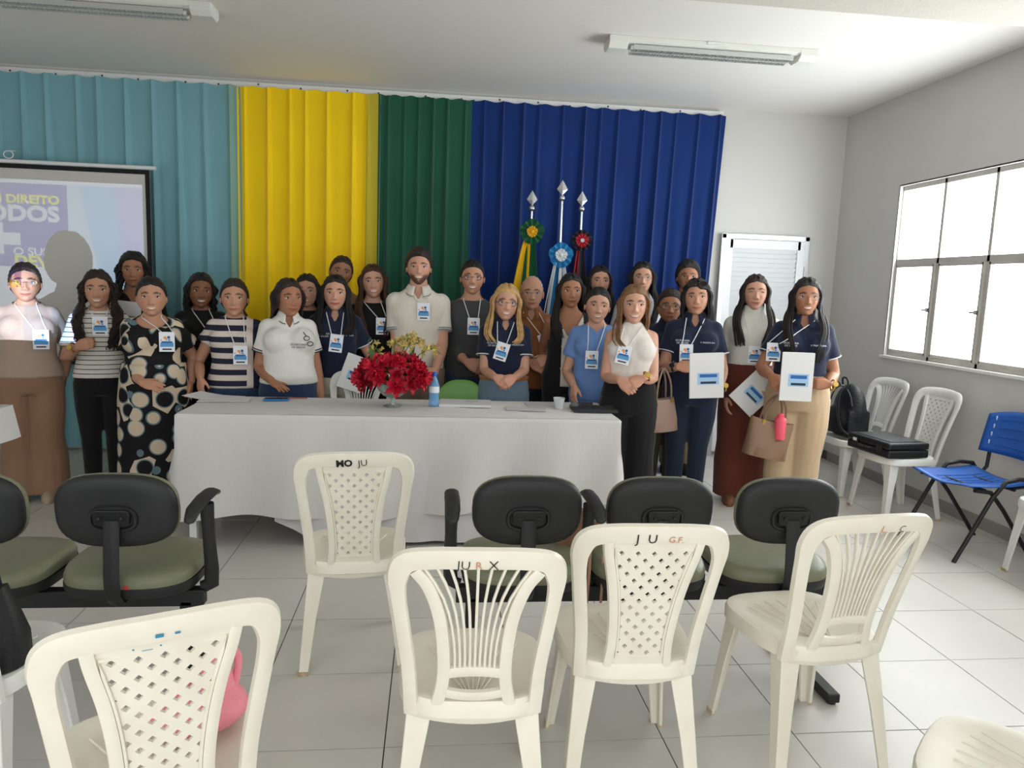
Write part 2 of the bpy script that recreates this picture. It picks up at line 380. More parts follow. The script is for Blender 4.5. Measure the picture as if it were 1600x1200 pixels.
def plastic_chair(kind, label, loc, rz, material, group='white plastic chairs', text=None):
    t = thing('plastic_chair', label, 'chair', loc, rz, group)
    # seat: rounded slab with a rolled edge
    b = MB(); rings = []
    def outline(k, z, n=36):
        r = []
        for j in range(n):
            a = 2*PI*j/n; c, s = math.cos(a), math.sin(a); e = 2/3.4
            x = math.copysign(abs(c)**e, c)*.205*k; y = math.copysign(abs(s)**e, s)*.21*k+.015
            x *= 1+.06*(y/.2)
            r.append((x, y, z-(.012 if k < .6 else 0)))
        return r
    for k, dz in ((.93, -.052), (1.0, -.045), (1.0, -.012), (.975, 0), (.93, .002), (.8, -.004), (.5, -.004), (.15, -.006)): rings.append(outline(k, SEAT+dz))
    b.loft(rings); b.build('seat', material, t, smooth=50)
    rb = MB()
    for k in range(7):
        a = -.9+k*.3; rb.tube([(.03*math.sin(a), -.12, SEAT-.010), (.16*math.sin(a)*1.05, .06+.09*math.cos(a), SEAT-.001)], .0025, 5)
    rb.build('seat_rib', material, t)
    # legs: angle section, splayed and tapering, sole scuffed
    for sx in (-1, 1):
        for sy in (-1, 1):
            top = (sx*.172, sy*.165+.012); bot = (sx*.205, (.20 if sy > 0 else -.235)+.012)
            def sec(cx, cy, w, z):
                q = [(0, 0), (w, 0), (w*.95, .012), (.014, .016), (.012, w*.95), (0, w)]
                return [(cx-sx*x, cy-sy*y, z) for x, y in q]
            lg = MB(); zs = [(0, 0), (.012, .03), (.35, .16), (1, SEAT-.02)]
            lg.loft([sec(bot[0]+(top[0]-bot[0])*f+sx*.0, bot[1]+(top[1]-bot[1])*f, .036+.034*f**1.5, z) for f, z in ((0, .0), (.06, .025), (.5, .21), (.85, .35), (1, SEAT-.015))], 0)
            lo = lg.build('leg', [material], t, smooth=35, bevel=.003)
            MB().loft([sec(bot[0]+sx*.001, bot[1]+sy*.001, .038, z) for z in (0, .016)]).build('foot', m_dirt, lo)
    # rear apron
    ap = MB()
    ribbon(ap, [(-.17+.34*k/10, SEAT-.03-.018*(1-((k-5)/5)**2)) for k in range(11)], .055, .016); ap.build('apron', material, t, smooth=40)
    # hoop of the back
    hp = MB()
    half = spl([(.163, SEAT-.05), (.168, .52), (.181, .64), (.192, .74), (.193, .80), (.170, .846), (.10, .862), (0, .866)], 6)
    full = [(-p[0], p[1]) for p in half]+[tuple(p) for p in half[::-1][1:]]
    n = len(full); W = [.040+.022*float(sstep(abs(i-(n-1)/2)/((n-1)/2), .62, .30)) for i in range(n)]
    ribbon(hp, full, W, .020); hp.build('back_frame', material, t, smooth=40)
    # inner uprights, and the panel between them
    up = MB()
    if kind == 'lattice': prof = [(.126, .835), (.119, .79), (.100, .70), (.087, .60), (.082, .50), (.088, SEAT-.01)]
    else: prof = [(.150, .825), (.118, .78), (.092, .70), (.080, .60), (.080, .50), (.098, SEAT-.03)]
    pr_ = spl(prof, 5)
    for s in (-1, 1): ribbon(up, [(s*p[0], p[1]) for p in pr_], [.028 if kind == 'lattice' else .036]*len(pr_), .020)
    up.build('upright', material, t, smooth=40)
    def halfw(z):
        zs = [p[1] for p in pr_][::-1]; xs = [p[0] for p in pr_][::-1]; return float(np.interp(z, zs, xs))
    if kind == 'lattice':
        q = MB(); cell = .0062; s2 = cell/math.sqrt(2)
        V = {}; Fc = []
        def vid(i, j):
            if (i, j) not in V: V[(i, j)] = len(V)
            return V[(i, j)]
        for i in range(-80, 81):
            for j in range(-80, 81):
                cx, cz = (i+.5-(j+.5))*s2, .62+(i+.5+j+.5)*s2
                if cz < SEAT-.01 or cz > .84: continue
                if abs(cx) > halfw(cz)+.006: continue
                if i % 5 < 2 and j % 5 < 2 and abs(cx) < halfw(cz)-.018 and SEAT+.03 < cz < .815: continue
                Fc.append((vid(i, j), vid(i+1, j), vid(i+1, j+1), vid(i, j+1)))
        vv = [None]*len(V)
        for (i, j), k in V.items(): vv[k] = back_pt((i-j)*s2, .62+(i+j)*s2)
        q.add(vv, Fc); q.build('lattice_panel', material, t, thick=.007)
        rim = MB(); lp = [(s*(halfw(z)-.016), z) for s, zz in ((1, np.linspace(SEAT+.025, .815, 12)), (-1, np.linspace(.815, SEAT+.025, 12))) for z in zz]
        lp.append(lp[0]); rim.tube([back_pt(x, z, .005) for x, z in lp], .0045, 6); rim.build('panel_rim', material, t, smooth=60)
    else:
        NB = 9
        for k in range(NB):
            u = (k-(NB-1)/2)/((NB-1)/2)
            p = [(u*(halfw(z)-.02)*(.86 if z < .6 else .86+.14*(z-.6)/.23), z) for z in np.linspace(.53, .838, 8)]
            br = MB(); ribbon(br, p, .0075, .010); br.build('slat', material, t, smooth=50)
        lw = MB(); ribbon(lw, [(-.082+.164*k/8, .52+.012*(1-((k-4)/4)**2)) for k in range(9)], .034, .016)
        ribbon(lw, [(-.09+.18*k/8, SEAT+.03-.012*(1-((k-4)/4)**2)) for k in range(9)], .03, .016); lw.build('lower_rail', material, t, smooth=40)
    for tx in (text or []):
        body, size, x0, z0, mm, bold, rot = tx
        def fn(x, y, x0=x0, z0=z0, rot=rot):
            return back_pt(-(x0+x*math.cos(rot)-y*math.sin(rot)) if False else (x0+x*math.cos(rot)-y*math.sin(rot)), z0+x*math.sin(rot)+y*math.cos(rot), .0145)
        text_mesh(body, size, fn, 'lettering', mm, t, bold=bold)
    return t
G = 'white plastic chairs'
plastic_chair('lattice', 'white plastic lattice-back chair marked MOJU in front of the table', (-.30, 2.92, 0), .09, m_pl, G, [('MO', .036, -.035, .852, m_ink, .0015, .05), ('JU', .036, .03, .853, m_ink, -.0002, .1)])
plastic_chair('bars', 'white plastic slat-back chair in the middle of the front row', (.13, 1.95, 0), -.04, m_pl, G, [('JU', .034, -.035, .851, m_ink, -.0003, -.05), ('R', .028, .0, .851, m_inkr, 0, 0), ('X', .036, .035, .851, m_ink, -.0003, .0)])
plastic_chair('lattice', 'white plastic lattice-back chair marked J U G.F.', (.61, 2.12, 0), -.03, m_pl, G, [('J  U', .038, -.03, .853, m_ink, .0, .02), ('G.F.', .026, .05, .851, m_inkr, 0, -.05)])
plastic_chair('bars', 'white plastic slat-back chair turned sideways at the right', (1.245, 2.2, 0), .12, m_pl, G, [('L..', .03, .01, .85, m_inkr, 0, -.1), ('C', .03, .07, .848, m_ink, -.0003, -.1)])
plastic_chair('lattice', 'large nearest white plastic lattice-back chair at lower left', (-.60, 1.60, 0), .42, m_pl, G, [('. _ .', .035, -.03, .842, m_inkb, .0, 0), ('-', .04, -.01, .858, m_inkb, .002, 0), ('-', .03, .02, .857, m_inkb, .001, 0)])
plastic_chair('lattice', 'white plastic chair at the left edge holding the black handbag', (-1.27, 2.05, 0), 0, m_pl2, G)
plastic_chair('bars', 'white plastic chair cut off by the lower right corner', (1.37, 1.39, 0), .75, m_pl, G)
plastic_chair('bars', 'white slat-back plastic chair under the black backpack by the window wall', (3.27, 5.28, 0), PI/2+.05, m_pl2, G)
plastic_chair('lattice', 'white lattice-back plastic chair holding the black equipment case', (3.27, 4.72, 0), PI/2+.05, m_pl2, G)
plastic_chair('bars', 'white plastic chair at the right edge beyond the blue chair', (3.45, 3.46, 0), PI/2, m_pl2, G)
plastic_chair('bars', 'white slat-back plastic chair behind the table, left of the flowers', (-.50, 4.79, 0), PI-.1, m_pl2, G)

# ================================================================== linked waiting-room seats
m_blk = mat('black_polymer', lin(38, 38, 39), .5, bump=(500, .1), spec=.4)
m_blk2 = mat('black_steel', lin(26, 26, 27), .45)
m_olive = mat('olive_vinyl', lin(118, 120, 96), .42, vary=(5, .5, lin(106, 109, 86)), bump=(90, .08), spec=.45)
m_staple = mat('red_tag', lin(190, 70, 60), .5)
def pad(w, d, h, e=3.0, n=32, zb=0):
    def ring(k, z): 
        r = []
        for j in range(n):
            a = 2*PI*j/n; c, s = math.cos(a), math.sin(a)
            r.append((math.copysign(abs(c)**(2/e), c)*w/2*k, math.copysign(abs(s)**(2/e), s)*d/2*k, z))
        return r
    return ring
def linked_seats(label, loc, seats, arms, rz=0):
    t = thing('linked_seating', label, 'waiting chairs', loc, rz, 'linked waiting-room seats')
    PITCH_ = .487; xs = [(i-(seats-1)/2)*PITCH_ for i in range(seats)]
    MB().box((0, .13, .355), (PITCH_*seats, .05, .06)).build('beam', m_blk2, t, bevel=.004)
    for s in ((-1, 1)):
        lx = s*(PITCH_*seats/2-.06)
        lg = MB(); lg.box((lx, .13, .18), (.045, .05, .33)); lg.box((lx, .13, .025), (.05, .46, .035)); lg.build('leg', m_blk2, t, bevel=.005)
        f = MB()
        for yy in (-.08, .34): f.lathe([(.018, 0), (.018, .008)], (lx, yy, 0), 10)
        f.build('foot', m_blk, t)
    for i, x in enumerate(xs):
        # seat: dark shell with an olive cushion
        r = pad(.452, .43, 0, 3.2); sh = MB()
        sh.loft([[(p[0]+x, p[1]+.20, q) for p in r(k, 0)] for k, q in ((.86, .395), (.97, .402), (1.0, .425), (1.0, .44))])
        so = sh.build('seat_shell', m_blk, t, smooth=45)
        cu = MB(); cu.loft([[(p[0]+x, p[1]+.20, q+.012*math.sin((p[1]/.43+.5)*PI)-.004) for p in r(k, 0)] for k, q in ((.985, .438), (.995, .458), (.96, .480), (.86, .490), (.6, .487), (.2, .484))])
        c = cu.build('seat_cushion', m_olive, t, smooth=60)
        MB().box((x+.03, -.012, .448), (.016, .004, .014)).build('staple_tag', m_staple, so)
        # back: rounded oval shell, olive pad at the front, recess and bracket at the rear
        n = 36
        def oval(k, y, dz=0):
            o = []
            for j in range(n):
                a = 2*PI*j/n; cc, ss = math.cos(a), math.sin(a); e = 2/2.9
                px_, pz_ = math.copysign(abs(cc)**e, cc)*.197*k, math.copysign(abs(ss)**e, ss)*.128*k
                o.append((x+px_*(1-.05*pz_/.128*0), y+.35*px_*px_-.10*(pz_), .712+pz_+dz))
            return o
        bk_ = MB(); bk_.loft([oval(.30, -.020), oval(.62, -.024), oval(.88, -.022), oval(.97, -.013), oval(1.0, .002), oval(.99, .012)])
        bo = bk_.build('back_shell', m_blk, t, smooth=50)
        pd = MB(); pd.loft([oval(.985, .010), oval(1.005, .022), oval(.97, .042), oval(.8, .054), oval(.4, .056), oval(.1, .056)])
        pd.build('back_cushion', m_olive, t, smooth=60)
        rc = MB(); rr = []
        for a in range(24): rr.append((x+.072*math.copysign(abs(math.cos(2*PI*a/24))**.7, math.cos(2*PI*a/24)), .69+.04*math.copysign(abs(math.sin(2*PI*a/24))**.7, math.sin(2*PI*a/24))))
        rc.tube([(p[0], -.022+.35*(p[0]-x)**2-.10*(p[1]-.712), p[1]) for p in rr+[rr[0]]], .008, 6)
        rc.build('recess_rim', m_blk, bo, smooth=60)
        br = MB(); br.loft([[(x+q*w_, -.040-.10*(z-.712)+dy, z) for q, dy in ((-1, 0), (1, 0), (1, .016), (-1, .016))] for z, w_ in ((.64, .024), (.665, .026), (.675, .056), (.715, .060), (.725, .05))])
        br.build('bracket', m_blk2, t, bevel=.004)
        [MB().ell((x+q, -.045, .698), (.006, .004, .006), 8, 5).build('screw', m_blk, t) for q in (-.035, .035)]
        sp = MB(); sp.tube([(x, -.034, .69), (x, -.042, .60), (x, -.05, .50), (x, -.045, .43), (x, -.015, .395), (x, .06, .385), (x, .14, .385)], [.026]*7, 8, flat=.42, upv=(0, 1, 0))
        sp.build('back_support', m_blk, t, smooth=50)
    for ax in arms:
        a = MB(); s = 1 if ax > 0 else -1
        a.tube([(ax-s*.035, .14, .385), (ax-s*.005, .14, .40), (ax, .13, .46), (ax, .10, .60), (ax, .085, .715)], [.024, .028, .026, .022, .026], 8, flat=.75, upv=(0, 1, 0))
        a.build('arm_post', m_blk, t, smooth=60)
        p = MB(); p.tube([(ax, -.09, .712), (ax, -.05, .734), (ax, .05, .742), (ax, .14, .740), (ax, .19, .725)], [.020, .026, .028, .027, .02], 10, flat=.55, round_ends=True); p.build('armrest', m_blk, t, smooth=60)
    return t
linked_seats('pair of linked black and olive seats at the left', (-1.287, 2.49, 0), 2, [.512, -.512])
linked_seats('row of three linked black and olive seats at the right', (.835, 2.49, 0), 3, [-.755, -.245])

# ================================================================== blue chair by the window
m_blue = mat('blue_plastic', lin(24, 84, 164), .4, vary=(6, .4, lin(18, 70, 146)), spec=.5)
def blue_chair(loc, rz, label):
    t = thing('blue_chair', label, 'chair', loc, rz)
    def seat(u, v):
        x = (u-.5)*.46; y = -.22+.44*v
        return (x*(1-.1*(v-.5)**2), y, .44+.02*math.cos(u*2*PI)*.4+.03*(v-.5)**2*(1 if v < .5 else 2.2)-.012*math.cos((u-.5)*PI))
    MB().grid(seat, 16, 12).build('seat', m_blue, t, smooth=60, thick=.008)
    g = MB()
    for k in range(5): g.tube([seat(.3+.1*k, v)[:2]+(seat(.3+.1*k, v)[2]+.005,) for v in (.15, .4, .65, .88)], .004, 5)
    g.build('seat_rib', m_blue, t)
    def back(u, v):
        x = (u-.5)*.46*(1-.12*(1-v)); return (x, .235+.09*v-.9*x*x+.03, .57+.27*v-.02*abs(u-.5)**2*8*v)
    MB().grid(back, 16, 8).build('backrest', m_blue, t, smooth=60, thick=.008)
    sl = MB()
    for s in (.12, .88):
        for v in (.25, .45, .65, .85):
            p = back(s, v); sl.box((p[0], p[1]-.006, p[2]), (.006, .006, .028))
    sl.build('slot', mat('slot_light', lin(200, 205, 210), .6), t)
    g2 = MB()
    for v in (.2, .4, .6, .8): g2.tube([(lambda p: (p[0], p[1]-.006, p[2]))(back(u, v)) for u in np.linspace(.2, .8, 8)], .003, 5)
    g2.build('back_rib', m_blue, t)
    for s in (-1, 1):
        MB().tube([(s*.225, -.26, 0), (s*.225, -.05, .38), (s*.225, .0, .44), (s*.225, .03, .475), (s*.225, .12, .49), (s*.225, .22, .48), (s*.225, .25, .44)], .0125, 10).build('leg', m_blk2, t, smooth=60)
        MB().tube([(s*.21, .28, 0), (s*.21, .05, .30), (s*.21, -.05, .41), (s*.21, -.16, .425)], .0125, 10).build('leg', m_blk2, t, smooth=60)
    b = MB()
    for s in (-1, 1): b.tube([(s*.17, .12, .42), (s*.17, .24, .43), (s*.17, .275, .47), (s*.17, .285, .60), (s*.17, .29, .68)], .011, 8)
    b.tube([(-.22, .1, .425), (.22, .1, .425)], .011, 8); b.tube([(-.22, -.1, .425), (.22, -.1, .425)], .011, 8)
    b.build('back_tube', m_blk2, t, smooth=60)
    return t
blue_chair((3.27, 4.02, 0), -PI/2+.08, 'blue plastic chair with black tube legs by the window wall')
# green chair behind the table
m_green = mat('green_plastic', lin(108, 160, 76), .4)
def green_chair(loc, rz):
    t = thing('green_chair', 'lime green plastic chair behind the table beside the water bottle', 'chair', loc, rz)
    def back(u, v):
        a = (u-.5)*2; x = a*.20*(1-.25*max(0, v-.55)**2*4); z = .50+.35*v-.09*v*abs(a)**3; return (x, .2+.05*v-.6*x*x, z)
    MB().grid(back, 16, 12).build('backrest', m_green, t, smooth=70, thick=.012)
    MB().grid(lambda u, v: ((u-.5)*.42, -.22+.42*v, .44-.015*math.sin(u*PI)*math.sin(v*PI)), 12, 12).build('seat', m_green, t, smooth=70, thick=.012)
    for sx in (-1, 1):
        for y0, y1 in ((-.17, -.22), (.15, .24)): MB().tube([(sx*.16, y0, .44), (sx*.2, y1, 0)], .012, 8).build('leg', m_alu, t, smooth=60)
    b = MB()
    for sx in (-1, 1): b.tube([(sx*.14, .1, .43), (sx*.14, .2, .44), (sx*.14, .225, .6)], .011, 8)
    b.build('back_tube', m_alu, t, smooth=60)
green_chair((.20, 4.78, 0), 0)

# ================================================================== table and its cloths
m_clothw = mat('white_tablecloth', lin(206, 203, 199), .8, bump=(7, .35, (1, 1, .5)), vary=(2, .3, lin(212, 210, 206)), sheen=.15, spec=.2)
m_sheer = mat('thin_white_cloth', lin(206, 203, 202), .8, bump=(260, .1))
TX1, TX2, TYF, TYK, TZ = -1.37, 1.08, 4.10, 4.70, .75
tb = thing('table', 'long white folding table under the white cloths', 'table', (0, 0, 0))
MB().box(((TX1+TX2)/2, (TYF+TYK)/2, TZ-.02), (TX2-TX1-.01, TYK-TYF-.01, .03)).build('tabletop', m_white, tb, bevel=.004)
for x in (TX1+.05, TX2-.03):
    for y in (TYF+.05, TYK-.05): MB().box((x, y, (TZ-.035)/2), (.04, .04, TZ-.035)).build('leg', m_white, tb, bevel=.004)
def table_cloth(name, label, x0, x1, y0, y1, z, hem, seed, amp=.022, material=m_clothw, top=True):
    r = np.random.default_rng(seed); cr = .025
    per = []
    def seg(ax, ay, bx, by, n):
        for k in range(n): per.append((ax+(bx-ax)*k/n, ay+(by-ay)*k/n))
    L = x1-x0; D = y1-y0
    seg(x0, y0, x1, y0, int(L/.018)); seg(x1, y0, x1, y1, int(D/.03)); seg(x1, y1, x0, y1, int(L/.06)); seg(x0, y1, x0, y0, int(D/.03))
    n = len(per); cx, cy = (x0+x1)/2, (y0+y1)/2
    ph = r.uniform(0, 6.28, 8); fr = r.uniform(5, 13, 8)
    cum = np.cumsum([0]+[math.dist(per[i], per[(i+1) % n]) for i in range(n)])
    rings = []
    def nrm(i):
        x, y = per[i]; nx = (-1 if x <= x0+1e-6 else 0)+(1 if x >= x1-1e-6 else 0); ny = (-1 if y <= y0+1e-6 else 0)+(1 if y >= y1-1e-6 else 0)
        l = math.hypot(nx, ny) or 1; return nx/l, ny/l
    rows = [0, .015, .05, .12, .25, .4, .55, .7, .85, 1.0]
    for v in rows:
        rg = []
        for i in range(n):
            x, y = per[i]; nx, ny = nrm(i); s = cum[i]
            hz = hem(x, y); zz = z-(z-hz)*v
            fold = sum(math.sin(s*fr[k]*(1+.1*v)+ph[k]) for k in range(8))/3
            out = .006+.02*v+amp*fold*min(1, v*2)*(.5+v)
            if v == 0: out = -.004
            zt = .004*math.sin(s*7+ph[0]) if v == 1 else 0
            rg.append((x+nx*out, y+ny*out, zz+zt))
        rings.append(rg)
    b = MB(); b.loft(rings, cap=False)
    if top:
        def tf(u, v):
            x, y = x0+.004+(x1-x0-.008)*u, y0+.004+(y1-y0-.008)*v
            e = min(u, 1-u, v, 1-v)*8
            w = .0035*math.sin(x*9+ph[1]+y*3)*math.sin(y*11+ph[2])+.003*math.sin(x*21+y*14+ph[3])
            return (x, y, z+max(0, w)*min(1, e)+.0012)
        b.grid(tf, 90, 20)
    o = b.build(name, material, smooth=70)
    return tag(o, label, 'tablecloth')
table_cloth('tablecloth', 'white cloth hanging over the front of the long table', TX1-.012, TX2+.012, TYF-.015, TYK+.012, TZ+.005,
            lambda x, y: (.165+.03*sstep(x, -.9, .2)+.09*sstep(x, .1, 1.05) if y < TYF+.3 else .62)+.02*math.sin(x*5), 4)
un = MB()
def under(u, v):
    x = -.86+1.93*u; z = .70-.675*v+(.13*max(0, 1-u*9) if v > .5 else 0)*v+(.15*max(0, (u-.82)/.18) if v > .5 else 0)*v
    return (x, TYF-.004-.012*v+.012*math.sin(x*17+1)*v+.006*math.sin(x*31)*v, z)
tag(un.grid(under, 90, 10).build('tablecloth', m_sheer, smooth=70), 'thin white under-cloth reaching the floor below the table front', 'tablecloth')
# ================================================================== people
from mathutils.bvhtree import BVHTree
m_skin = bpy.data.materials.new('skin'); m_skin.use_nodes = True
_nt = m_skin.node_tree; _b = _nt.nodes['Principled BSDF']; _a = _nt.nodes.new('ShaderNodeAttribute'); _a.attribute_name = 'Col'
_nt.links.new(_a.outputs['Color'], _b.inputs['Base Color']); _b.inputs['Roughness'].default_value = .52; _b.inputs['Specular IOR Level'].default_value = .35
_b.inputs['Subsurface Weight'].default_value = .06; _b.inputs['Subsurface Radius'].default_value = (.012, .005, .003)
m_eyew = mat('eye_white', lin(214, 206, 200), .25); m_lens = mat('spectacle_lens', (.5, .52, .55), .1, alpha=.06, spec=.3)
m_iris = mat('eye_iris', lin(38, 24, 16), .2); m_lash = mat('lash', lin(22, 16, 14), .6)
m_cord = mat('lanyard_cord', lin(222, 222, 222), .7); m_card = mat('badge_card', lin(228, 230, 234), .4)
m_cblue = mat('badge_blue', lin(84, 150, 200), .5); m_cora = mat('badge_orange', lin(232, 150, 70), .5); m_cdark = mat('badge_dark', lin(40, 44, 56), .5)
m_cnavy = mat('badge_navy', lin(36, 92, 158), .5)
m_gold = mat('gold_metal', lin(206, 170, 96), .3, .9); m_wire = mat('spectacle_frame', lin(40, 34, 32), .35); m_thin = mat('thin_gold_frame', lin(150, 120, 84), .3, .6)

SKIN = {'light': lin(188, 140, 114), 'fair': lin(198, 150, 126), 'tan': lin(164, 114, 86), 'brown': lin(140, 94, 68), 'deep': lin(122, 78, 56)}
HAIR = {'black': lin(22, 17, 16), 'dark': lin(38, 26, 21), 'brown': lin(66, 42, 28), 'bronde': lin(120, 84, 52), 'blonde': lin(188, 150, 98), 'grey': lin(96, 84, 78), 'greyw': lin(150, 146, 142)}
def hair_mat(k):
    return mat('hair_'+k, HAIR[k], .42, bump=(60, .5, (14, 14, .6)), spec=.45, vary=(34, .55, tuple(min(1, c*1.9+.004) for c in HAIR[k])))

def skull(TH, PH):
    x = np.sin(TH)*np.cos(PH); y = -np.cos(TH)*np.cos(PH); z = np.sin(PH)
    X, Y, Z = .342*np.sign(x)*np.abs(x)**.94, .43*y, .5*z
    t = np.clip(-z, 0, 1)
    X = X*(1-.26*t**1.6); Y = np.where(y < 0, Y*(1-.04*t), Y*(1-.42*t)); Y = Y-.17*t**2
    Y = np.where(y < 0, Y*(1-.06*np.clip(z, 0, 1)), Y)
    return X, Y, Z
def face_relief(X, Y, Z, p):
    g = lambda u, s: np.exp(-(u/s)**2)
    w = sstep(-Y, .05, .22); ax = np.abs(X); d = np.zeros_like(X)
    ridge = np.interp(Z, [-.215, -.185, -.15, -.02, .05], [0, .75, 1.0, .42, 0])
    d -= .088*p.get('nose', 1)*ridge*g(X, .030+.030*np.clip((.0-Z)/.17, 0, 1))
    d -= .034*g(ax-.060, .026)*g(Z+.165, .03)
    d += .036*g(ax-.150, .075)*g(Z-.005, .048)
    d -= .018*g(ax-.13, .10)*g(Z-.085, .035)
    sm = p.get('smile', .5)
    d -= (.014+.018*sm)*g(ax-.19, .07)*g(Z+.13, .07)
    zm = -.290+sm*1.5*X**2
    d -= .026*g(X, .12)*g(Z-zm, .048); d += .016*g(X, .11)*g(Z-zm, .011)
    d += .012*g(X, .1)*g(Z+.372, .03)
    d -= .034*g(X, .09)*g(Z+.445, .06)
    return Y+d*w
def head_arrays(p, skin, hairc):
    NU, NV = 76, 64
    t = np.arange(NU)/NU*2*PI; th = t-.52*np.sin(t)
    ph = np.linspace(-PI/2, PI/2, NV+1)[1:-1]
    TH, PH = np.meshgrid(th, ph, indexing='ij')
    X, Y, Z = skull(TH, PH); fat = p.get('fat', 1.0)
    X = X*np.where(Z < .1, 1+(fat-1)*sstep(-Z, -.1, .2), 1)
    Yr = face_relief(X, Y, Z, p)
    V = np.stack([X, Yr, Z], -1).reshape(-1, 3); n1 = NV-1
    V = np.vstack([V, [[0, -.17, -.5]], [[0, 0, .5]]]); b, tp = NU*n1, NU*n1+1
    Fs = []
    for i in range(NU):
        k = (i+1) % NU
        for j in range(n1-1): Fs.append((i*n1+j, k*n1+j, k*n1+j+1, i*n1+j+1))
        Fs.append((b, k*n1, i*n1)); Fs.append((tp, i*n1+n1-1, k*n1+n1-1))
    x, y, z = V[:, 0], V[:, 1], V[:, 2]; ax = np.abs(x); front = (y < -.15)
    col = np.tile(np.array(skin), (len(V), 1)); g = lambda u, s: np.exp(-(u/s)**2)
    def mix(w, c): 
        nonlocal col
        w = np.clip(w, 0, 1)[:, None]*front[:, None]; col = col*(1-w)+np.array(c)*w
    mix(.35*g(ax-.18, .08)*g(z+.12, .07), (skin[0]*1.05, skin[1]*.72, skin[2]*.68))
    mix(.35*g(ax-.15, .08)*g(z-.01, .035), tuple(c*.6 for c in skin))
    if p.get('beard'):
        jaw = sstep(-z, .16, .26)*(1-g(x, .085)*g(z+.29, .03)*.9); jaw = np.maximum(jaw*sstep(ax+.9*np.clip(-z-.1, 0, 1), .2, .3), 0)
        bc = p['beard_col'] if 'beard_col' in p else hairc
        mix(p['beard']*jaw, bc)
    sm = p.get('smile', .5); zm = -.290+sm*1.5*x**2
    lipc = p.get('lip', (skin[0]*.78, skin[1]*.42, skin[2]*.42))
    up = np.where(z > zm, .030, .036)*np.sqrt(np.clip(1-(ax/.135)**2, 0, 1))
    mix(.9*(np.abs(z-zm) < up), lipc)
    if sm > .55:
        te = (.016+.012*(sm-.55))*np.clip(1-(ax/.105)**2, 0, 1)
        mix(.95*(np.abs(z-zm-.001) < te), lin(226, 218, 208))
    else: mix(.6*g(z-zm, .008)*(ax < .12), tuple(c*.3 for c in lipc))
    zb = .098+.016*np.clip((ax-.05)/.1, 0, 1)-.035*np.clip((ax-.15)/.08, 0, 1)
    mix(.92*(1-sstep(np.abs(z-zb), .011, .024))*sstep(ax, .040, .06)*(1-sstep(ax, .22, .25)), tuple(c*1.2 for c in (HAIR['dark'] if p.get('lightbrow') is None else HAIR['brown'])))
    return V, Fs, col
def face_y(x, z, p):
    """front surface of the face at (x, z), head units"""
    ph = math.asin(max(-1, min(1, z/.5))); best = None
    th = np.linspace(-1.4, 1.4, 400); X, Y, Z = skull(th, np.full_like(th, ph)); Yr = face_relief(X, Y, Z, p)
    return float(np.interp(x, X, Yr))

# ---- hands: a few poses, each one continuous surface
def hand_pose(curl, spread, thumb, tcurl=.3):
    b = MB()
    prof = [(0, .024, .019), (.02, .030, .017), (.05, .040, .0155), (.078, .041, .0135), (.092, .036, .011)]
    b.loft([[(x, w*math.copysign(abs(math.cos(a))**.7, math.cos(a)), tz*math.copysign(abs(math.sin(a))**.8, math.sin(a))) for a in [2*PI*k/14 for k in range(14)]] for x, w, tz in prof])
    for k, (y, L, r) in enumerate(((.029, .072, .0088), (.0100, .080, .0092), (-.0095, .075, .0088), (-.0275, .058, .0078))):
        P = [np.array((.070, y*.95, 0)), np.array((.088, y, 0))]; ang = 0; sp = spread*(y/.03)*.12
        for s, fr in ((.45, 1.0), (.30, 1.15), (.25, .8)):
            ang += curl[k]*fr; P.append(P[-1]+L*s*np.array((math.cos(ang)*math.cos(sp), math.sin(sp), -math.sin(ang))))
        b.tube(P, [r, r, r*.98, r*.92, r*.75], 8, round_ends=True)
    d = np.array(thumb, float); d /= np.linalg.norm(d); P = [np.array((.018, .020, -.004)), np.array((.036, .034, -.008))]
    P.append(P[-1]+.034*d); d2 = d+np.array((tcurl, -tcurl*.6, 0)); d2 /= np.linalg.norm(d2); P.append(P[-1]+.028*d2)
    b.tube(P, [.014, .0125, .0105, .0082], 8, round_ends=True)
    return remesh(b, .0042, 1)
HANDS = {'relax': hand_pose((.25, .3, .33, .38), .6, (.75, .45, -.35)), 'flat': hand_pose((.06, .05, .06, .08), 1.0, (.6, .75, -.1), .2),
         'grip': hand_pose((.75, .8, .82, .85), .2, (.8, .15, -.55)), 'clasp': hand_pose((.5, .5, .52, .55), .1, (.85, .35, -.2))}

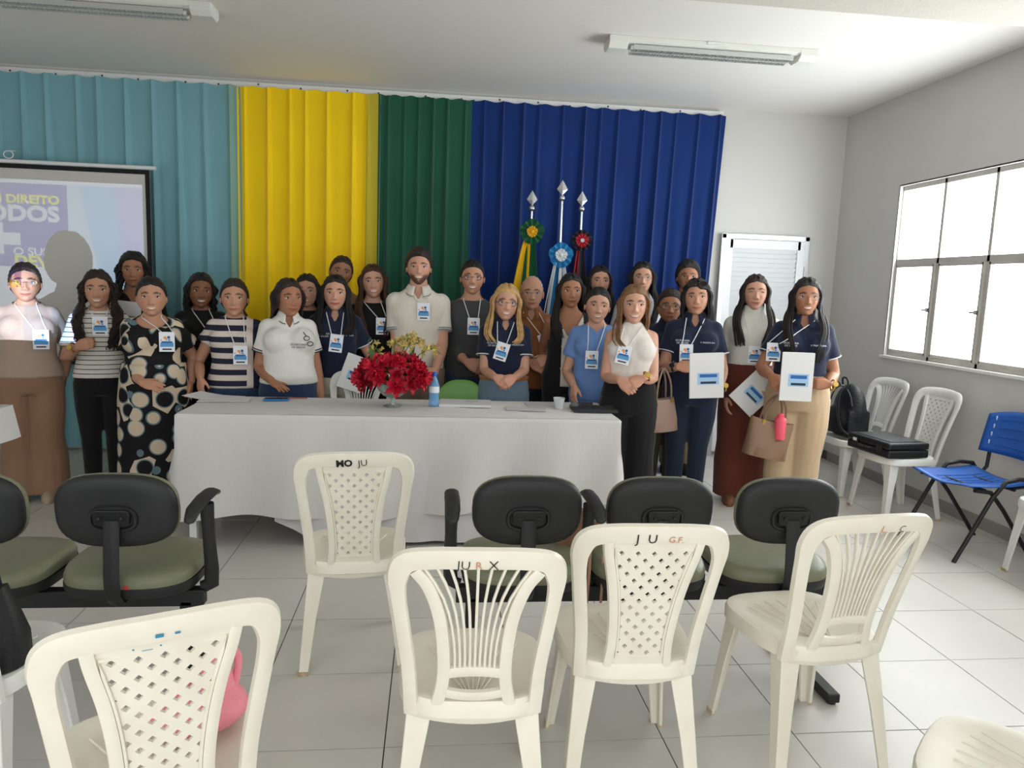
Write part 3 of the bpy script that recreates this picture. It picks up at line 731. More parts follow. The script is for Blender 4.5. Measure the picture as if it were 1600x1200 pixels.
PROF_F = [(.46, .150, .108, .006), (.50, .172, .122, .010), (.54, .171, .118, .006), (.58, .156, .106, .0), (.62, .140, .096, -.002), (.66, .139, .098, -.003), (.70, .146, .106, -.006),
          (.73, .153, .106, -.006), (.77, .160, .094, .0), (.797, .148, .076, .008), (.819, .116, .064, .014), (.834, .080, .056, .016), (.85, .056, .053, .012), (.88, .051, .052, .002)]
PROF_M = [(.46, .150, .105, .006), (.50, .160, .112, .008), (.54, .160, .110, .004), (.58, .156, .106, .0), (.62, .152, .104, -.002), (.66, .156, .106, -.003), (.70, .166, .110, -.004),
          (.73, .174, .110, -.004), (.77, .182, .100, .0), (.797, .164, .080, .008), (.819, .128, .068, .014), (.834, .088, .060, .016), (.85, .062, .058, .012), (.88, .058, .057, .002)]
def torso(b, q, z0, z1, e=0.0, n=28, flare=0):
    h = q['h']; S = h/1.65; rings = []; prof = q['prof']; zs = [r[0] for r in prof]
    for zf in [z0]+[z for z in zs if z0 < z < z1]+[z1]:
        a, bb, yo = [float(np.interp(zf, zs, [r[k] for r in prof])) for k in (1, 2, 3)]
        gw = 1+(q['g']-1)*float(sstep(.80-zf, .0, .06)); bel = q['belly']*math.exp(-((zf-.60)/.06)**2)
        fl = flare*max(0, (.60-zf)/.14)
        a = a*S*gw*(q['sh'] if zf > .745 else 1)+e+fl; bb = bb*S*gw+e+bel+fl; yo = yo*S-bel*.8
        rings.append([(math.copysign(abs(math.cos(t))**.85, math.cos(t))*a, yo+math.copysign(abs(math.sin(t))**.9, math.sin(t))*bb, zf*h) for t in [2*PI*k/n for k in range(n)]])
    b.loft(rings)
    if not q['male'] and z1 > .74:
        for s in (-1, 1): b.ell((s*.072*S*q['g'], -.070*S*q['g'], .734*h), ((.066+e)*q['g'], (.050+e)*q['g']*q['bust'], (.062+e)*q['g']), 14, 10)
def smooth_rim(V, Fs, it):
    """even out the cut edge of a garment"""
    cnt = {}
    for f in Fs:
        for i in range(len(f)):
            e = (f[i], f[(i+1) % len(f)]); k = (min(e), max(e)); cnt[k] = cnt.get(k, 0)+1
    nb = {}
    for (i, j), c in cnt.items():
        if c == 1: nb.setdefault(i, []).append(j); nb.setdefault(j, []).append(i)
    ids = np.array([i for i, n in nb.items() if len(n) == 2]); V = V.copy()
    if len(ids) == 0: return V
    A = np.array([nb[i][0] for i in ids]); B = np.array([nb[i][1] for i in ids])
    for _ in range(it): V[ids] = V[ids]*.4+.3*(V[A]+V[B])
    return V
def two_bone(S, W, l1, l2, pole):
    S, W = np.array(S, float), np.array(W, float); d = W-S; L = np.linalg.norm(d)
    if L > (l1+l2)*.995: W = S+d/L*(l1+l2)*.995; d = W-S; L = np.linalg.norm(d)
    d /= L; a = (l1*l1-l2*l2+L*L)/(2*L); hh = math.sqrt(max(0, l1*l1-a*a)); p = np.array(pole, float); p -= d*(p@d); p /= np.linalg.norm(p)+1e-9
    return S+d*a+p*hh, W
def person(label, px, top, Y, skin='tan', male=False, g=1.0, belly=0.0, bust=1.0, sh=1.0, rz=None, lean=0.0, head=(0, 0, 0), face=None, hair=None, arms=None, top_=None, bottom=None, badge=None, glasses=None, shoes=None, logo=None, watch=None, hide_legs=False, dx=0):
    pt = at_y(px, top, Y); h = pt[2]-.012; x0 = pt[0]+dx
    if rz is None: rz = -math.atan2(x0, Y)*.75
    root = thing('person', label, 'person', (x0, Y, 0), rz, 'people standing in the group')
    Mi = np.array(Matrix.Rotation(-rz, 3, 'Z')); org = np.array((x0, Y, 0))
    loc = lambda P: Mi @ (np.array(P)-org)
    q = dict(h=h, g=g, belly=belly, bust=bust, sh=sh, male=male, prof=PROF_M if male else PROF_F); S = h/1.65
    sk = SKIN[skin] if isinstance(skin, str) else skin; hc = HAIR[hair.get('col', 'black')]
    # ---- limbs
    sx = (.150 if male else .134)*S*sh; shz = .784*h; ga = 1+(g-1)*.8+(.06 if male else 0)
    l1, l2 = .178*h, .150*h; limbs = {}
    for side in ('L', 'R'):
        s = -1 if side == 'L' else 1; spec = (arms or {}).get(side)
        P0 = np.array((s*sx, .012, shz))
        if spec: W = loc(at_y(spec[0], spec[1], Y+spec[2])); pole = (s*.45, 1.0, -.3); pose = spec[4] if len(spec) > 4 else 'relax'; pd = spec[5] if len(spec) > 5 else None
        else: W = np.array((s*(sx+.075*g), -.03, shz-l1-l2+.012)); pole = (s*.5, .8, 0); pose = 'relax'; pd = None
        E, W = two_bone(P0, W, l1, l2, pole); limbs[side] = (P0, E, W, pose, pd, s)
    legs = {}
    for s in (-1, 1): legs[s] = [np.array(p) for p in ((s*.084*S*g, .006, .50*h), (s*.083*S*g, -.004, .40*h), (s*.080*S, -.006, .275*h), (s*.078*S, .01, .19*h), (s*.076*S, .022, .05*h))]
    lr = [.088*g*S, .078*g*S, .056*S*(1+(g-1)*.6), .053*S*(1+(g-1)*.6), .037*S]
    ar = [.050*ga*S, .046*ga*S, .038*ga*S, .039*ga*S, .034*ga*S, .026*S]
    def arm_path(P0, E, W): return [P0, P0+(E-P0)*.45, E, E+(W-E)*.3, E+(W-E)*.65, W]
    b = MB(); torso(b, q, .47, .88)
    hc_ = np.array((0, -.012-.02*lean, h-.122)); Hh = .243*(1.02 if male else 1.0)
    b.tube([(0, .018, .80*h), (0, .008, .85*h), hc_+np.array((0, .012, -.02))], [.058*S, (.058 if male else .050)*S*(1+(g-1)*.5), .046*S], 14)
    for side, (P0, E, W, *_r) in limbs.items(): b.tube(arm_path(P0, E, W), ar, 12); b.ell(P0, (ar[0],)*3, 12, 8)
    for s in (-1, 1):
        b.tube(legs[s], lr, 12, round_ends=True); b.ell((s*.080*S, -.045, .034), (.042, .115, .034), 12, 8)
    V, Fs = remesh(b, .0125, 2); col = [np.tile(np.array(sk), (len(V), 1))]; VV = [V]; FF = list(Fs); off = len(V)
    # ---- hands
    wr = {}
    for side, (P0, E, W, pose, pd, s) in limbs.items():
        hv, hf = HANDS[pose]; d = (W-E)/np.linalg.norm(W-E); nz = np.array((s*1.0, -.15, 0.0))
        if pd: d = np.array(pd[0], float); d /= np.linalg.norm(d); nz = np.array(pd[1], float)
        nz = nz-d*(nz@d); nz /= np.linalg.norm(nz); yv = np.cross(nz, d)
        k = S*(1.08 if male else .98); loc_ = hv*np.array((k, k if s < 0 else -k, k))
        hvw = W-d*.012+loc_[:, :1]*d+loc_[:, 1:2]*yv+loc_[:, 2:3]*nz
        VV.append(hvw); FF += [tuple(i+off for i in (f if s < 0 else f[::-1])) for f in hf]; off += len(hv); col.append(np.tile(np.array(sk)*np.array((1, .94, .92)), (len(hv), 1)))
        wr[side] = (W, d)
    # ---- head
    fp = dict(smile=.6, nose=1.0, fat=1.0); fp.update(face or {})
    hv, hf, hcol = head_arrays(fp, np.array(sk), hc)
    eb = MB()
    for s in (-1, 1): eb.ell((s*.352, .03, -.045), (.035, .075, .115), 10, 8)
    o2 = len(hv); hv = np.vstack([hv, np.array(eb.v)]); hf = hf+[tuple(i+o2 for i in f) for f in eb.f]; hcol = np.vstack([hcol, np.tile(np.array(sk)*np.array((1, .9, .86)), (len(eb.v), 1))])
    yw, tilt, nod = head; HR = np.array((Matrix.Rotation(yw, 3, 'Z') @ Matrix.Rotation(tilt, 3, 'Y') @ Matrix.Rotation(nod, 3, 'X')))
    wid = fp.get('wide', 1.0); HS = np.array((Hh*wid*.98, Hh*.95, Hh))
    H = lambda P: (np.array(P)*HS) @ HR.T+hc_
    VV.append(H(hv)); FF += [tuple(i+off for i in f) for f in hf]; col.append(hcol)
    body = raw_obj('body', np.vstack(VV), FF, m_skin, root)
    ca = body.data.color_attributes.new('Col', 'FLOAT_COLOR', 'POINT'); cc = np.hstack([np.vstack(col), np.ones((off+len(hv), 1))]); ca.data.foreach_set('color', cc.ravel())
    # ---- eyes
    for s in (-1, 1):
        ex, ez = s*.150, .004; ey = face_y(ex, ez, fp); e = MB(); n = 14
        sq = .0265*(1-.5*max(0, fp['smile']-.5)) if not fp.get('closed') else .008
        ring = lambda k, dy: [(ex+.066*k*math.cos(2*PI*j/n), ey-dy+.35*(.066*k*math.cos(2*PI*j/n))**2*8, ez+sq*k*math.sin(2*PI*j/n)*(1-.15*math.cos(2*PI*j/n)**2)) for j in range(n)]
        e.loft([ring(1.05, -.02), ring(1.0, .004), ring(.6, .012), ring(.1, .014)])
        if not fp.get('closed'): e.ell((ex+.008*math.sin(yw), ey-.011, ez+.002), (.026, .008, min(.026, sq*.98)), 10, 6, 1)
        e.tube([(ex+.070*math.cos(a), ey-.010+.9*(.07*math.cos(a))**2, ez+sq*math.sin(a)+.003) for a in np.linspace(0, PI, 8)], .009, 5, 2)
        e.v = [tuple(H(p)) for p in e.v]; e.build('eye', [m_eyew, m_iris, m_lash], body, smooth=60)
    # ---- hair
    hm = hair_mat(hair.get('col', 'black')); make_hair(hair, H, hm, root, h, px)
    # ---- clothes
    tp = top_ or {}; kind = tp.get('kind', 'tee'); tm = tp['mat']
    tb_ = MB(); e = tp.get('e', .014); hem = tp.get('hem', .50); ztop = {'turtle': .872, 'halter': .850}.get(kind, .850)
    torso(tb_, q, hem, ztop, e, flare=tp.get('flare', 0))
    slv = tp.get('sleeve', .5)
    ends = {}
    for side, (P0, E, W, *_r) in limbs.items():
        if slv <= 0: continue
        if slv <= 1: path = [P0, P0+(E-P0)*slv*.5, P0+(E-P0)*slv]; rr = [ar[0]+e, ar[1]+e*1.2, ar[1]+e*1.5+tp.get('puff', 0)]
        else: path = [P0, P0+(E-P0)*.45, E, E+(W-E)*.35, E+(W-E)*(slv-1)]; rr = [ar[0]+e, ar[1]+e, ar[2]+e*1.1, ar[3]+e, ar[4]+e*.8]
        tb_.tube(path, rr, 14); tb_.ell(P0, (rr[0]+.001,)*3, 14, 10); ends[side] = (path[-1], path[-1]-path[-2], rr[-1])
    TV, TF = remesh(tb_, .0115, 2); TV = np.array(TV); nb = .834*h
    cen = np.array([TV[list(f)].mean(0) for f in TF]); keep = np.ones(len(TF), bool); cx, cy, cz = cen.T
    fr_ = cy < .0
    if kind in ('tee', 'sweater', 'dress'): keep &= ~((cz > nb+.004+.25*cy) & (np.abs(cx) < .10*S))
    if kind in ('polo', 'shirt'): keep &= ~((cz > nb+.012+.2*cy) & (np.abs(cx) < .09*S)); keep &= ~(fr_ & (np.abs(cx) < (cz-(nb-.075))*.42) & (cz > nb-.075))
    if kind == 'vneck' or kind == 'vest': keep &= ~((cz > nb+.0+.2*cy) & (np.abs(cx) < .095*S)); vd = tp.get('v', .13); keep &= ~(fr_ & (np.abs(cx) < (cz-(nb-vd))*.55) & (cz > nb-vd))
    if kind in ('scoop', 'dress'): sd = tp.get('v', .09); keep &= ~((cz > nb+.0+.2*cy) & (np.abs(cx) < .11*S)); keep &= ~(fr_ & ((cx/.105)**2+((cz-nb-.01)/sd)**2 < 1))
    if kind == 'halter': keep &= ~((np.abs(cx) > (.075*S+(nb+.0-cz)*.62)) & (cz > .745*h))
    if slv <= 0 and kind != 'halter': keep &= ~((np.abs(cx) > .142*S*sh) & (cz > .70*h))
    TF2 = [f for f, k in zip(TF, keep) if k]
    TV = smooth_rim(TV, TF2, 22)
    mats_t = tm if isinstance(tm, (list, tuple)) else [tm]
    to = raw_obj(tp.get('name', 'shirt'), TV, TF2, list(mats_t), root)
    if tp.get('split'):
        c2 = cen[keep]; to.data.polygons.foreach_set('material_index', [int(tp['split'](c[0]/S, c[1]/S, c[2]/h)) for c in c2]); to.data.update()
    bv = BVHTree.FromPolygons([Vector(v) for v in TV], TF)
    bvb = BVHTree.FromPolygons([Vector(v) for v in V], Fs)
    def front(x, z, lift=.004):
        ys = []
        for t in (bv, bvb):
            r = t.ray_cast(Vector((x, -1.2, z)), Vector((0, 1, 0)))
            if r[0] is not None: ys.append(r[0].y)
        return (x, (min(ys) if ys else -.1)-lift, z)
    if tp.get('trim'):
        for side, (c, d, r) in ends.items():
            d = d/np.linalg.norm(d); a = MB(); u = np.cross(d, (0, 1, 0)); u /= np.linalg.norm(u); w = np.cross(d, u)
            for k_, dd in ((1.0, -.004), (1.0, -.018)) if tp['trim'] == 2 else ((1.0, -.004),):
                a.tube([c+d*dd+(math.cos(t)*u+math.sin(t)*w)*(r*k_-.001) for t in np.linspace(0, 2*PI, 19)], .0042, 6, cap=False)
                a.build('sleeve_trim', tp['trim_mat'], to, smooth=60); a = MB()
    if kind in ('polo', 'shirt') or tp.get('collar'):
        cm = tp.get('collar_mat', mats_t[0]); a = MB(); R0 = np.array((.060*S*(1.1 if male else 1), .060*S*(1.1 if male else 1)))
        def colr(u, v):
            an = -PI/2+.33+(2*PI-.66)*u; fr2 = max(0, -math.sin(an))
            r = 1+.42*v+.25*v*fr2; drop = .046*v+.038*v*fr2+.018*fr2
            return (R0[0]*r*math.cos(an), .010+R0[1]*r*math.sin(an)*1.05, nb+.048-drop)
        a.grid(colr, 28, 4); co = a.build('collar', cm, to, smooth=70, thick=.004)
        if tp.get('collar_trim'):
            MB().tube([tuple(np.array(colr(u, .92))+np.array((0, -.003, .004))) for u in np.linspace(0, 1, 29)], .003, 5).build('collar_trim', tp['collar_trim'], co)
        bt = MB()
        for k in range(2): bt.ell(front(0, nb-.085-.035*k, .003), (.005, .003, .005), 8, 5)
        if kind == 'polo': bt.build('button', m_white if not tp.get('dark') else m_cdark, to)
    if tp.get('buttons'):
        for k, (bx, bz) in enumerate(tp['buttons']): MB().ell(front(bx*S, bz*h, .004), (.010, .005, .010), 10, 6).build('button', m_cdark, to)
    # ---- bottoms
    bm = bottom or {}; bk = bm.get('kind', 'pants')
    if bk != 'none':
        c_ = MB(); wz = bm.get('waist', .585); eb_ = bm.get('e', .006 if tp.get('hem', .50) < .56 else .019)
        if bk == 'skirt':
            rings = []
            for zf, k in bm['rings']: rings.append([((.172*g*S*k+.01)*math.cos(t)*(1+.02*math.sin(t*7)), ((.13*g*S+belly*max(0, 1-abs(zf-.6)/.15))*k+.01)*math.sin(t)*(1+.02*math.cos(t*6))-belly*.4*max(0, 1-abs(zf-.6)/.15), zf*h) for t in [2*PI*j/36 for j in range(36)]])
            c_.loft(rings)
        else:
            torso(c_, q, .462, wz, eb_)
            kw, hw = bm.get('knee', 0), bm.get('hemw', 0); hz = bm.get('hemz', .03)
            for s in (-1, 1):
                Lp = legs[s]; P = Lp[:4]+[np.array((s*.078*S, .02, hz*h))]
                c_.tube([P[0]+np.array((0, 0, .02))]+P[1:], [lr[0]+eb_+.008, lr[1]+eb_+.009+kw*.4, lr[2]+eb_+.006+kw, lr[3]+eb_*.8+.006+kw*.6+hw*.5, lr[4]+.016+hw], 14)
        BV, BF = remesh(c_, .0125, 2); raw_obj('trousers' if bk == 'pants' else bm.get('name', 'skirt'), BV, BF, bm['mat'], root)
        if bm.get('belt'):
            z = wz*h-.03; a = MB()
            ring = []
            for t in np.linspace(0, 2*PI, 33):
                r = BVHTree.FromPolygons([Vector(v) for v in BV], BF).ray_cast(Vector((math.cos(t)*.6, math.sin(t)*.6, z)), Vector((-math.cos(t), -math.sin(t), 0))) if False else None
            aa, bb = (.160*S*g+.022), (.110*S*g+.022+belly*.5)
            a.loft([[(aa*k*math.cos(t), bb*k*math.sin(t)-belly*.3, z+dz) for t in [2*PI*j/32 for j in range(32)]] for k, dz in ((1, -.016), (1.02, -.012), (1.02, .012), (1, .016))], cap=False); a.build('belt', bm['belt'], root, smooth=60)
    for s in (-1, 1):
        sm_ = shoes or mat('dark_shoe', lin(30, 28, 27), .5); a = MB()
        a.loft([[(s*.080*S+w*math.cos(t), -.045+l*math.sin(t), z) for t in [2*PI*j/16 for j in range(16)]] for z, w, l in ((0, .042, .122), (.018, .046, .128), (.04, .046, .122), (.062, .036, .085), (.075, .028, .05))]); a.build('shoe', sm_, root, smooth=60)
    # ---- badge on a cord
    if badge:
        bx, by = badge[0], badge[1]; tl = badge[2] if len(badge) > 2 else 0.0
        c = loc(at_y(bx, by, Y-.16*g)); BW, BH = .088, .122
        f0 = front(c[0], c[2], .010)[1]; f1 = front(c[0], c[2]+BH*.45, .012)[1]; f2 = front(c[0], c[2]-BH*.45, .010)[1]; yb = min(f0, f1, f2)
        ct, st_ = math.cos(tl), math.sin(tl)
        def B(x, z, d=0): return (c[0]+x*ct-z*st_, yb-d, c[2]+x*st_+z*ct)
        k = MB(); k.loft([[B(x*BW/2, z*BH/2, dd) for x, z in ((-1, -1), (1, -1), (1, 1), (-1, 1))] for dd in (0, .003)]); bo = k.build('badge', m_card, root)
        def patch(nm, x0, x1, z0, z1, mm, dd=.0042): MB().loft([[B(x*BW/2, z*BH/2, d_) for x, z in ((x0, z0), (x1, z0), (x1, z1), (x0, z1))] for d_ in (.002, dd)]).build(nm, mm, bo)
        patch('badge_print', -.85, .85, -.50, -.08, m_cblue); patch('badge_print', -.7, .7, -.12, .06, m_cnavy); patch('name_strip', -.6, .6, -.82, -.68, m_cdark)
        for fx, fz, mm, rr_ in ((-.22, .42, m_cora, .012), (.24, .46, m_cnavy, .012), (-.05, .24, m_cora, .008), (.30, .20, m_cblue, .009), (-.75, .2, m_cora, .006)):
            MB().lathe([(rr_*.75, 0), (rr_*.75, .0006)], n=10).xf(Matrix.Translation(B(fx*BW/2, fz*BH/2, .0034)) @ Matrix.Rotation(PI/2, 4, 'X')).build('badge_emblem', mm, bo)
        cord = MB()
        for s in (-1, 1):
            zt = nb-.005; P = [(s*.055*S, .03, nb+.028)]
            for u in np.linspace(0, 1, 9):
                x = s*.062*S*(1-u)+(c[0]+s*BW*.36*ct)*u; z = zt*(1-u)+B(s*BW*.36, BH*.48)[2]*u; P.append(front(x, z, .006))
            cord.tube(P, .0032, 6)
        cord.tube([(-.055*S, .03, nb+.028), (-.05*S, .07, nb+.035), (0, .085, nb+.036), (.05*S, .07, nb+.035), (.055*S, .03, nb+.028)], .0032, 6)
        cord.build('lanyard', m_cord, root, smooth=60)
    for lg in (logo or []):
        body_, size, lx, lz, lm = lg
        text_mesh(body_, size, lambda x, y, lx=lx, lz=lz: front(lx*S+x, lz*h+y, .0045), 'shirt_lettering', lm, to)
    if glasses:
        gm = {'dark': m_wire, 'thin': m_thin}[glasses[0]]; gw, gh = glasses[1], glasses[2]; a = MB(); zc = -.005
        for s in (-1, 1):
            ey = face_y(s*.15, 0, fp)-.045
            a.tube([H((s*.152+gw*math.copysign(abs(math.cos(t))**.8, math.cos(t)), ey+.25*abs(math.cos(t))*.05, zc+gh*math.copysign(abs(math.sin(t))**.8, math.sin(t)))) for t in np.linspace(0, 2*PI, 21)], .0022 if glasses[0] == 'dark' else .0014, 6, cap=False)
            a.tube([H((s*(.152+gw), ey, zc+.01)), H((s*.36, -.12, .0)), H((s*.37, .03, -.01))], .0017, 5)
        a.tube([H((-.05, face_y(.05, 0, fp)-.05, zc+.01)), H((0, face_y(0, .02, fp)-.03, zc+.018)), H((.05, face_y(.05, 0, fp)-.05, zc+.01))], .0017, 5)
        go = a.build('glasses', gm, root, smooth=60)
        for s in (-1, 1):
            ey = face_y(s*.15, 0, fp)-.045
            MB().loft([[H((s*.152+gw*.95*math.cos(t), ey+d_, zc+gh*.95*math.sin(t))) for t in [2*PI*j/14 for j in range(14)]] for d_ in (0, .004)]).build('lens', m_lens, go)
    if watch:
        for side, mm in watch.items():
            W, d = wr[side]; c = W-d*.035; u = np.cross(d, (0, 0, 1)); u /= np.linalg.norm(u)+1e-9; w = np.cross(d, u); a = MB(); r = .031*S*ga
            a.tube([c+(math.cos(t)*u+math.sin(t)*w)*r for t in np.linspace(0, 2*PI, 17)], .0065, 6, cap=False); wo = a.build('wristwatch', mm, root, smooth=60)
            f = np.array((0, -1, .3)); f = f-d*(f@d); f /= np.linalg.norm(f)
            MB().tube([c+f*(r-.002), c+f*(r+.009)], .017, 14).build('watch_face', mm, wo)
    return dict(root=root, H=H, front=front, loc=loc, S=S, h=h, wr=wr, body=body)

def make_hair(hs, H, hm, root, h, seed):
    r = np.random.default_rng(int(seed)); st = hs.get('style', 'tied'); T = hs.get('thick', .045); line = hs.get('line', .30)
    NU, NV = 60, 48
    th = np.arange(NU)/NU*2*PI; ph = np.linspace(-PI/2, PI/2, NV+1)[1:]
    TH, PH = np.meshgrid(th, ph, indexing='ij'); X, Y, Z = skull(TH, PH)
    low = hs.get('low', -.36)
    L = np.interp(Y, [-.43, -.36, -.27, -.18, -.10, -.02, .06, .2], [line+.02, line, line-.06, line-.16, .02, -.06, low, low])
    if hs.get('bald'): L = np.interp(Y, [-.43, -.1, .0, .1, .3], [.9, .6, .04, -.02, -.05])
    if hs.get('fringe'): L = L-.10*np.exp(-((X-hs['fringe']*.12)/.14)**2)*(Y < -.15)
    g = Z-L; t = T*sstep(g, -.01, .10)+(-.05)*(1-sstep(g, -.03, .01))
    part = hs.get('part', 0.0)
    if st != 'short' and not hs.get('bald'): t = t-.022*np.exp(-((X-part)/.035)**2)*(Z > .1)*(Y < .15)
    if hs.get('vol'): t = t+hs['vol']*sstep(g, .02, .2)*np.clip(Z+.2, 0, 1)
    curly = hs.get('curly', 0)
    lump = .012*np.sin(X*38+Y*21+r.uniform(0, 6))*np.sin(Z*33+X*15) if curly else .006*np.sin(np.arctan2(X, Z)*24+r.uniform(0, 6))*sstep(g, .02, .15)
    t = t+np.where(g > .0, lump, 0)
    N = np.stack([X/.342**2, Y/.43**2, Z/.5**2], -1); N /= np.linalg.norm(N, axis=-1, keepdims=True)
    P = np.stack([X, Y, Z], -1)+N*t[..., None]
    V = P.reshape(-1, 3); n1 = NV; Fs = []
    gg = g.reshape(-1)
    for i in range(NU):
        k = (i+1) % NU
        for j in range(n1-1):
            f = (i*n1+j, k*n1+j, k*n1+j+1, i*n1+j+1)
            if max(gg[list(f)]) > -.03: Fs.append(f)
    o = raw_obj('hair', H(V), Fs, hm, root)
    a = MB(); ln = hs.get('len', 0)
    if st in ('long', 'bob'):
        n = int(hs.get('n', 64)*2.1); fr = hs.get('front', .5)
        for k in range(n):
            # azimuth from one temple round the back to the other
            u = (k+r.uniform(-.3, .3))/(n-1)*2-1; az = PI-(u*2.10); s = math.copysign(1, math.sin(az)) if abs(math.sin(az)) > .05 else r.choice([-1, 1])
            x, y = math.sin(az), -math.cos(az); lay = r.uniform(.86, 1.08)
            z0 = .40 if abs(u) < .8 else .36
            A0 = np.array((.30*x*.7, .36*y*.7+.02, z0+.03))
            if abs(u) > .55: A0 = np.array((part+s*.025, -.26+.62*(1-abs(u)), .475+.03*r.uniform(0, 1)))
            A1 = np.array((.395*x*lay, .46*y*lay, .12)); A2 = np.array((.40*x*lay, .46*y*lay+.02, -.18))
            l = ln*r.uniform(.86, 1.06)
            side = hs.get('side', 0)
            goes_front = fr > 0 and (abs(u) > 1-fr) and (side == 0 or side == s)
            if st == 'bob' or l < .5:
                A3 = np.array((.40*x*lay+s*.03, .44*y*lay+.03, -.18-l*.5)); A4 = np.array((.38*x*lay+s*.02, .42*y*lay+.02, -.18-l)); path = [A0, A1, A2, A3, A4]
            elif goes_front:
                q = (abs(u)-(1-fr))/fr; sp_ = s*(.44+.10*r.uniform(0, 1)-.12*q)
                path = [A0, A1, A2, np.array((sp_, -.02-.20*q, -.50)), np.array((sp_*1.12, -.36-.14*q, -.86)), np.array((sp_*1.02-s*.06*q, -.52-.12*q, -.75-l*.5)), np.array((sp_*.92-s*.1*q, -.50-.14*q, -.55-l))]
            else:
                path = [A0, A1, A2, np.array((.42*x, .42*abs(y)+.10, -.5)), np.array((.44*x, .50, -.9)), np.array((.42*x, .52, -.5-l*.8)), np.array((.38*x, .50, -.5-l))]
            path = spl(path, 4)
            if curly: path = [p+curly*min(1, i/6)*np.array((math.sin(i*1.3+k), math.cos(i*1.3+k*2), .3*math.sin(i*1.1+k))) for i, p in enumerate(path)]
            m_ = len(path); rad = [(.023+.006*math.sin(k))*hs.get('w', 1.0)*(.55+.45*min(1, i/4))*(1-.6*(i/(m_-1))**3) for i in range(m_)]
            a.tube([tuple(p) for p in path], rad, 6, round_ends=False)
    if st == 'tied' and hs.get('bun', 1):
        a.ell((0, .46, -.02), (.15, .12, .15), 14, 10)
        if hs.get('tail'):
            a.tube(spl([(0, .44, -.02), (.10*hs['tail'], .52, -.3), (.30*hs['tail'], .38, -.62), (.40*hs['tail'], .0, -.9), (.42*hs['tail'], -.2, -1.25)], 4), [.09]*8+[.08]*6+[.06, .04, .02], 8)
    if st == 'tied' and hs.get('wisps'):
        for s in (-1, 1): a.tube(spl([(s*.30, -.16, .15), (s*.37, -.17, -.1), (s*.38, -.12, -.45)], 4), .02, 5)
    if st == 'short':
        for k in range(hs.get('n', 46)):
            az = r.uniform(0, 2*PI); p0 = r.uniform(.35, 1.3); x, y, z = math.sin(az)*math.cos(p0), -math.cos(az)*math.cos(p0), math.sin(p0)
            B0 = np.array((.34*x, .43*y, .5*z)); d = np.array((.3*r.normal(), -.35+.3*r.normal(), .35)); 
            if B0[1] < -.25 and B0[2] < .32: continue
            a.tube([B0*1.02, B0*1.07+d*.04, B0*1.08+d*.09], [.03, .026, .006], 5)
    if a.v:
        a.v = [tuple(H(p)) for p in a.v]; a.build('hair_lock' if st != 'tied' else 'hair_bun', hm, o, smooth=80)
# ------------------------------------------------------------------ who stands where
def fab(name, c, c2=None, rough=.8, b=.15): return mat(name, c, rough, bump=(9, .55, (1, 1, .45)), vary=(5, .35, c2) if c2 else None, sheen=.15, spec=.2)
def pattern(name, build):
    m = bpy.data.materials.new(name); m.use_nodes = True; nt = m.node_tree; b = nt.nodes['Principled BSDF']; b.inputs['Roughness'].default_value = .8; b.inputs['Specular IOR Level'].default_value = .2
    tc = nt.nodes.new('ShaderNodeTexCoord'); build(nt, b, tc.outputs['Object']); return m
def _math(nt, op, a, b=None, c=None):
    n = nt.nodes.new('ShaderNodeMath'); n.operation = op
    for i, v in enumerate((a, b, c)):
        if v is None: continue
        if isinstance(v, (int, float)): n.inputs[i].default_value = v
        else: nt.links.new(v, n.inputs[i])
    return n.outputs[0]
def _mix(nt, f, c1, c2):
    x = nt.nodes.new('ShaderNodeMix'); x.data_type = 'RGBA'
    nt.links.new(f, x.inputs[0])
    for i, c in ((6, c1), (7, c2)):
        if isinstance(c, tuple): x.inputs[i].default_value = (*c, 1)
        else: nt.links.new(c, x.inputs[i])
    return x.outputs[2]
def stripes(period, duty, ca, cb, split=None):
    def f(nt, b, v):
        s = nt.nodes.new('ShaderNodeSeparateXYZ'); nt.links.new(v, s.inputs[0])
        fz = _math(nt, 'LESS_THAN', _math(nt, 'FRACT', _math(nt, 'DIVIDE', s.outputs[2], period)), duty)
        if split is not None:
            fx = _math(nt, 'LESS_THAN', _math(nt, 'FRACT', _math(nt, 'DIVIDE', s.outputs[0], period*1.6)), .5)
            k = _math(nt, 'GREATER_THAN', s.outputs[0], split)
            fz = _math(nt, 'ADD', _math(nt, 'MULTIPLY', fz, _math(nt, 'SUBTRACT', 1, k)), _math(nt, 'MULTIPLY', fx, k))
        nt.links.new(_mix(nt, fz, ca, cb), b.inputs['Base Color'])
    return f
def geo_print(nt, b, v):
    vo = nt.nodes.new('ShaderNodeTexVoronoi'); vo.inputs['Scale'].default_value = 8.5; vo.inputs['Randomness'].default_value = .75; nt.links.new(v, vo.inputs['Vector'])
    s = nt.nodes.new('ShaderNodeSeparateColor'); nt.links.new(vo.outputs['Color'], s.inputs[0])
    disc = _math(nt, 'LESS_THAN', vo.outputs['Distance'], .42)
    cream = _math(nt, 'GREATER_THAN', s.outputs[0], .66)
    f = _math(nt, 'ABSOLUTE', _math(nt, 'SUBTRACT', cream, disc))
    rim = _math(nt, 'COMPARE', vo.outputs['Distance'], .44, .03)
    base = _mix(nt, f, lin(26, 25, 26), lin(206, 188, 164))
    nt.links.new(_mix(nt, rim, base, lin(96, 120, 126)), b.inputs['Base Color'])
navy = fab('navy_pique', lin(30, 36, 58), lin(24, 29, 49)); blackf = fab('black_fabric', lin(22, 21, 22), lin(30, 29, 30)); whitef = fab('white_cotton', lin(222, 219, 212), lin(208, 204, 196))
denim = fab('blue_denim', lin(44, 60, 88), lin(34, 48, 74)); ldenim = fab('light_denim', lin(112, 132, 148), lin(94, 114, 132)); ddenim = fab('dark_denim', lin(32, 42, 60), lin(25, 33, 49))
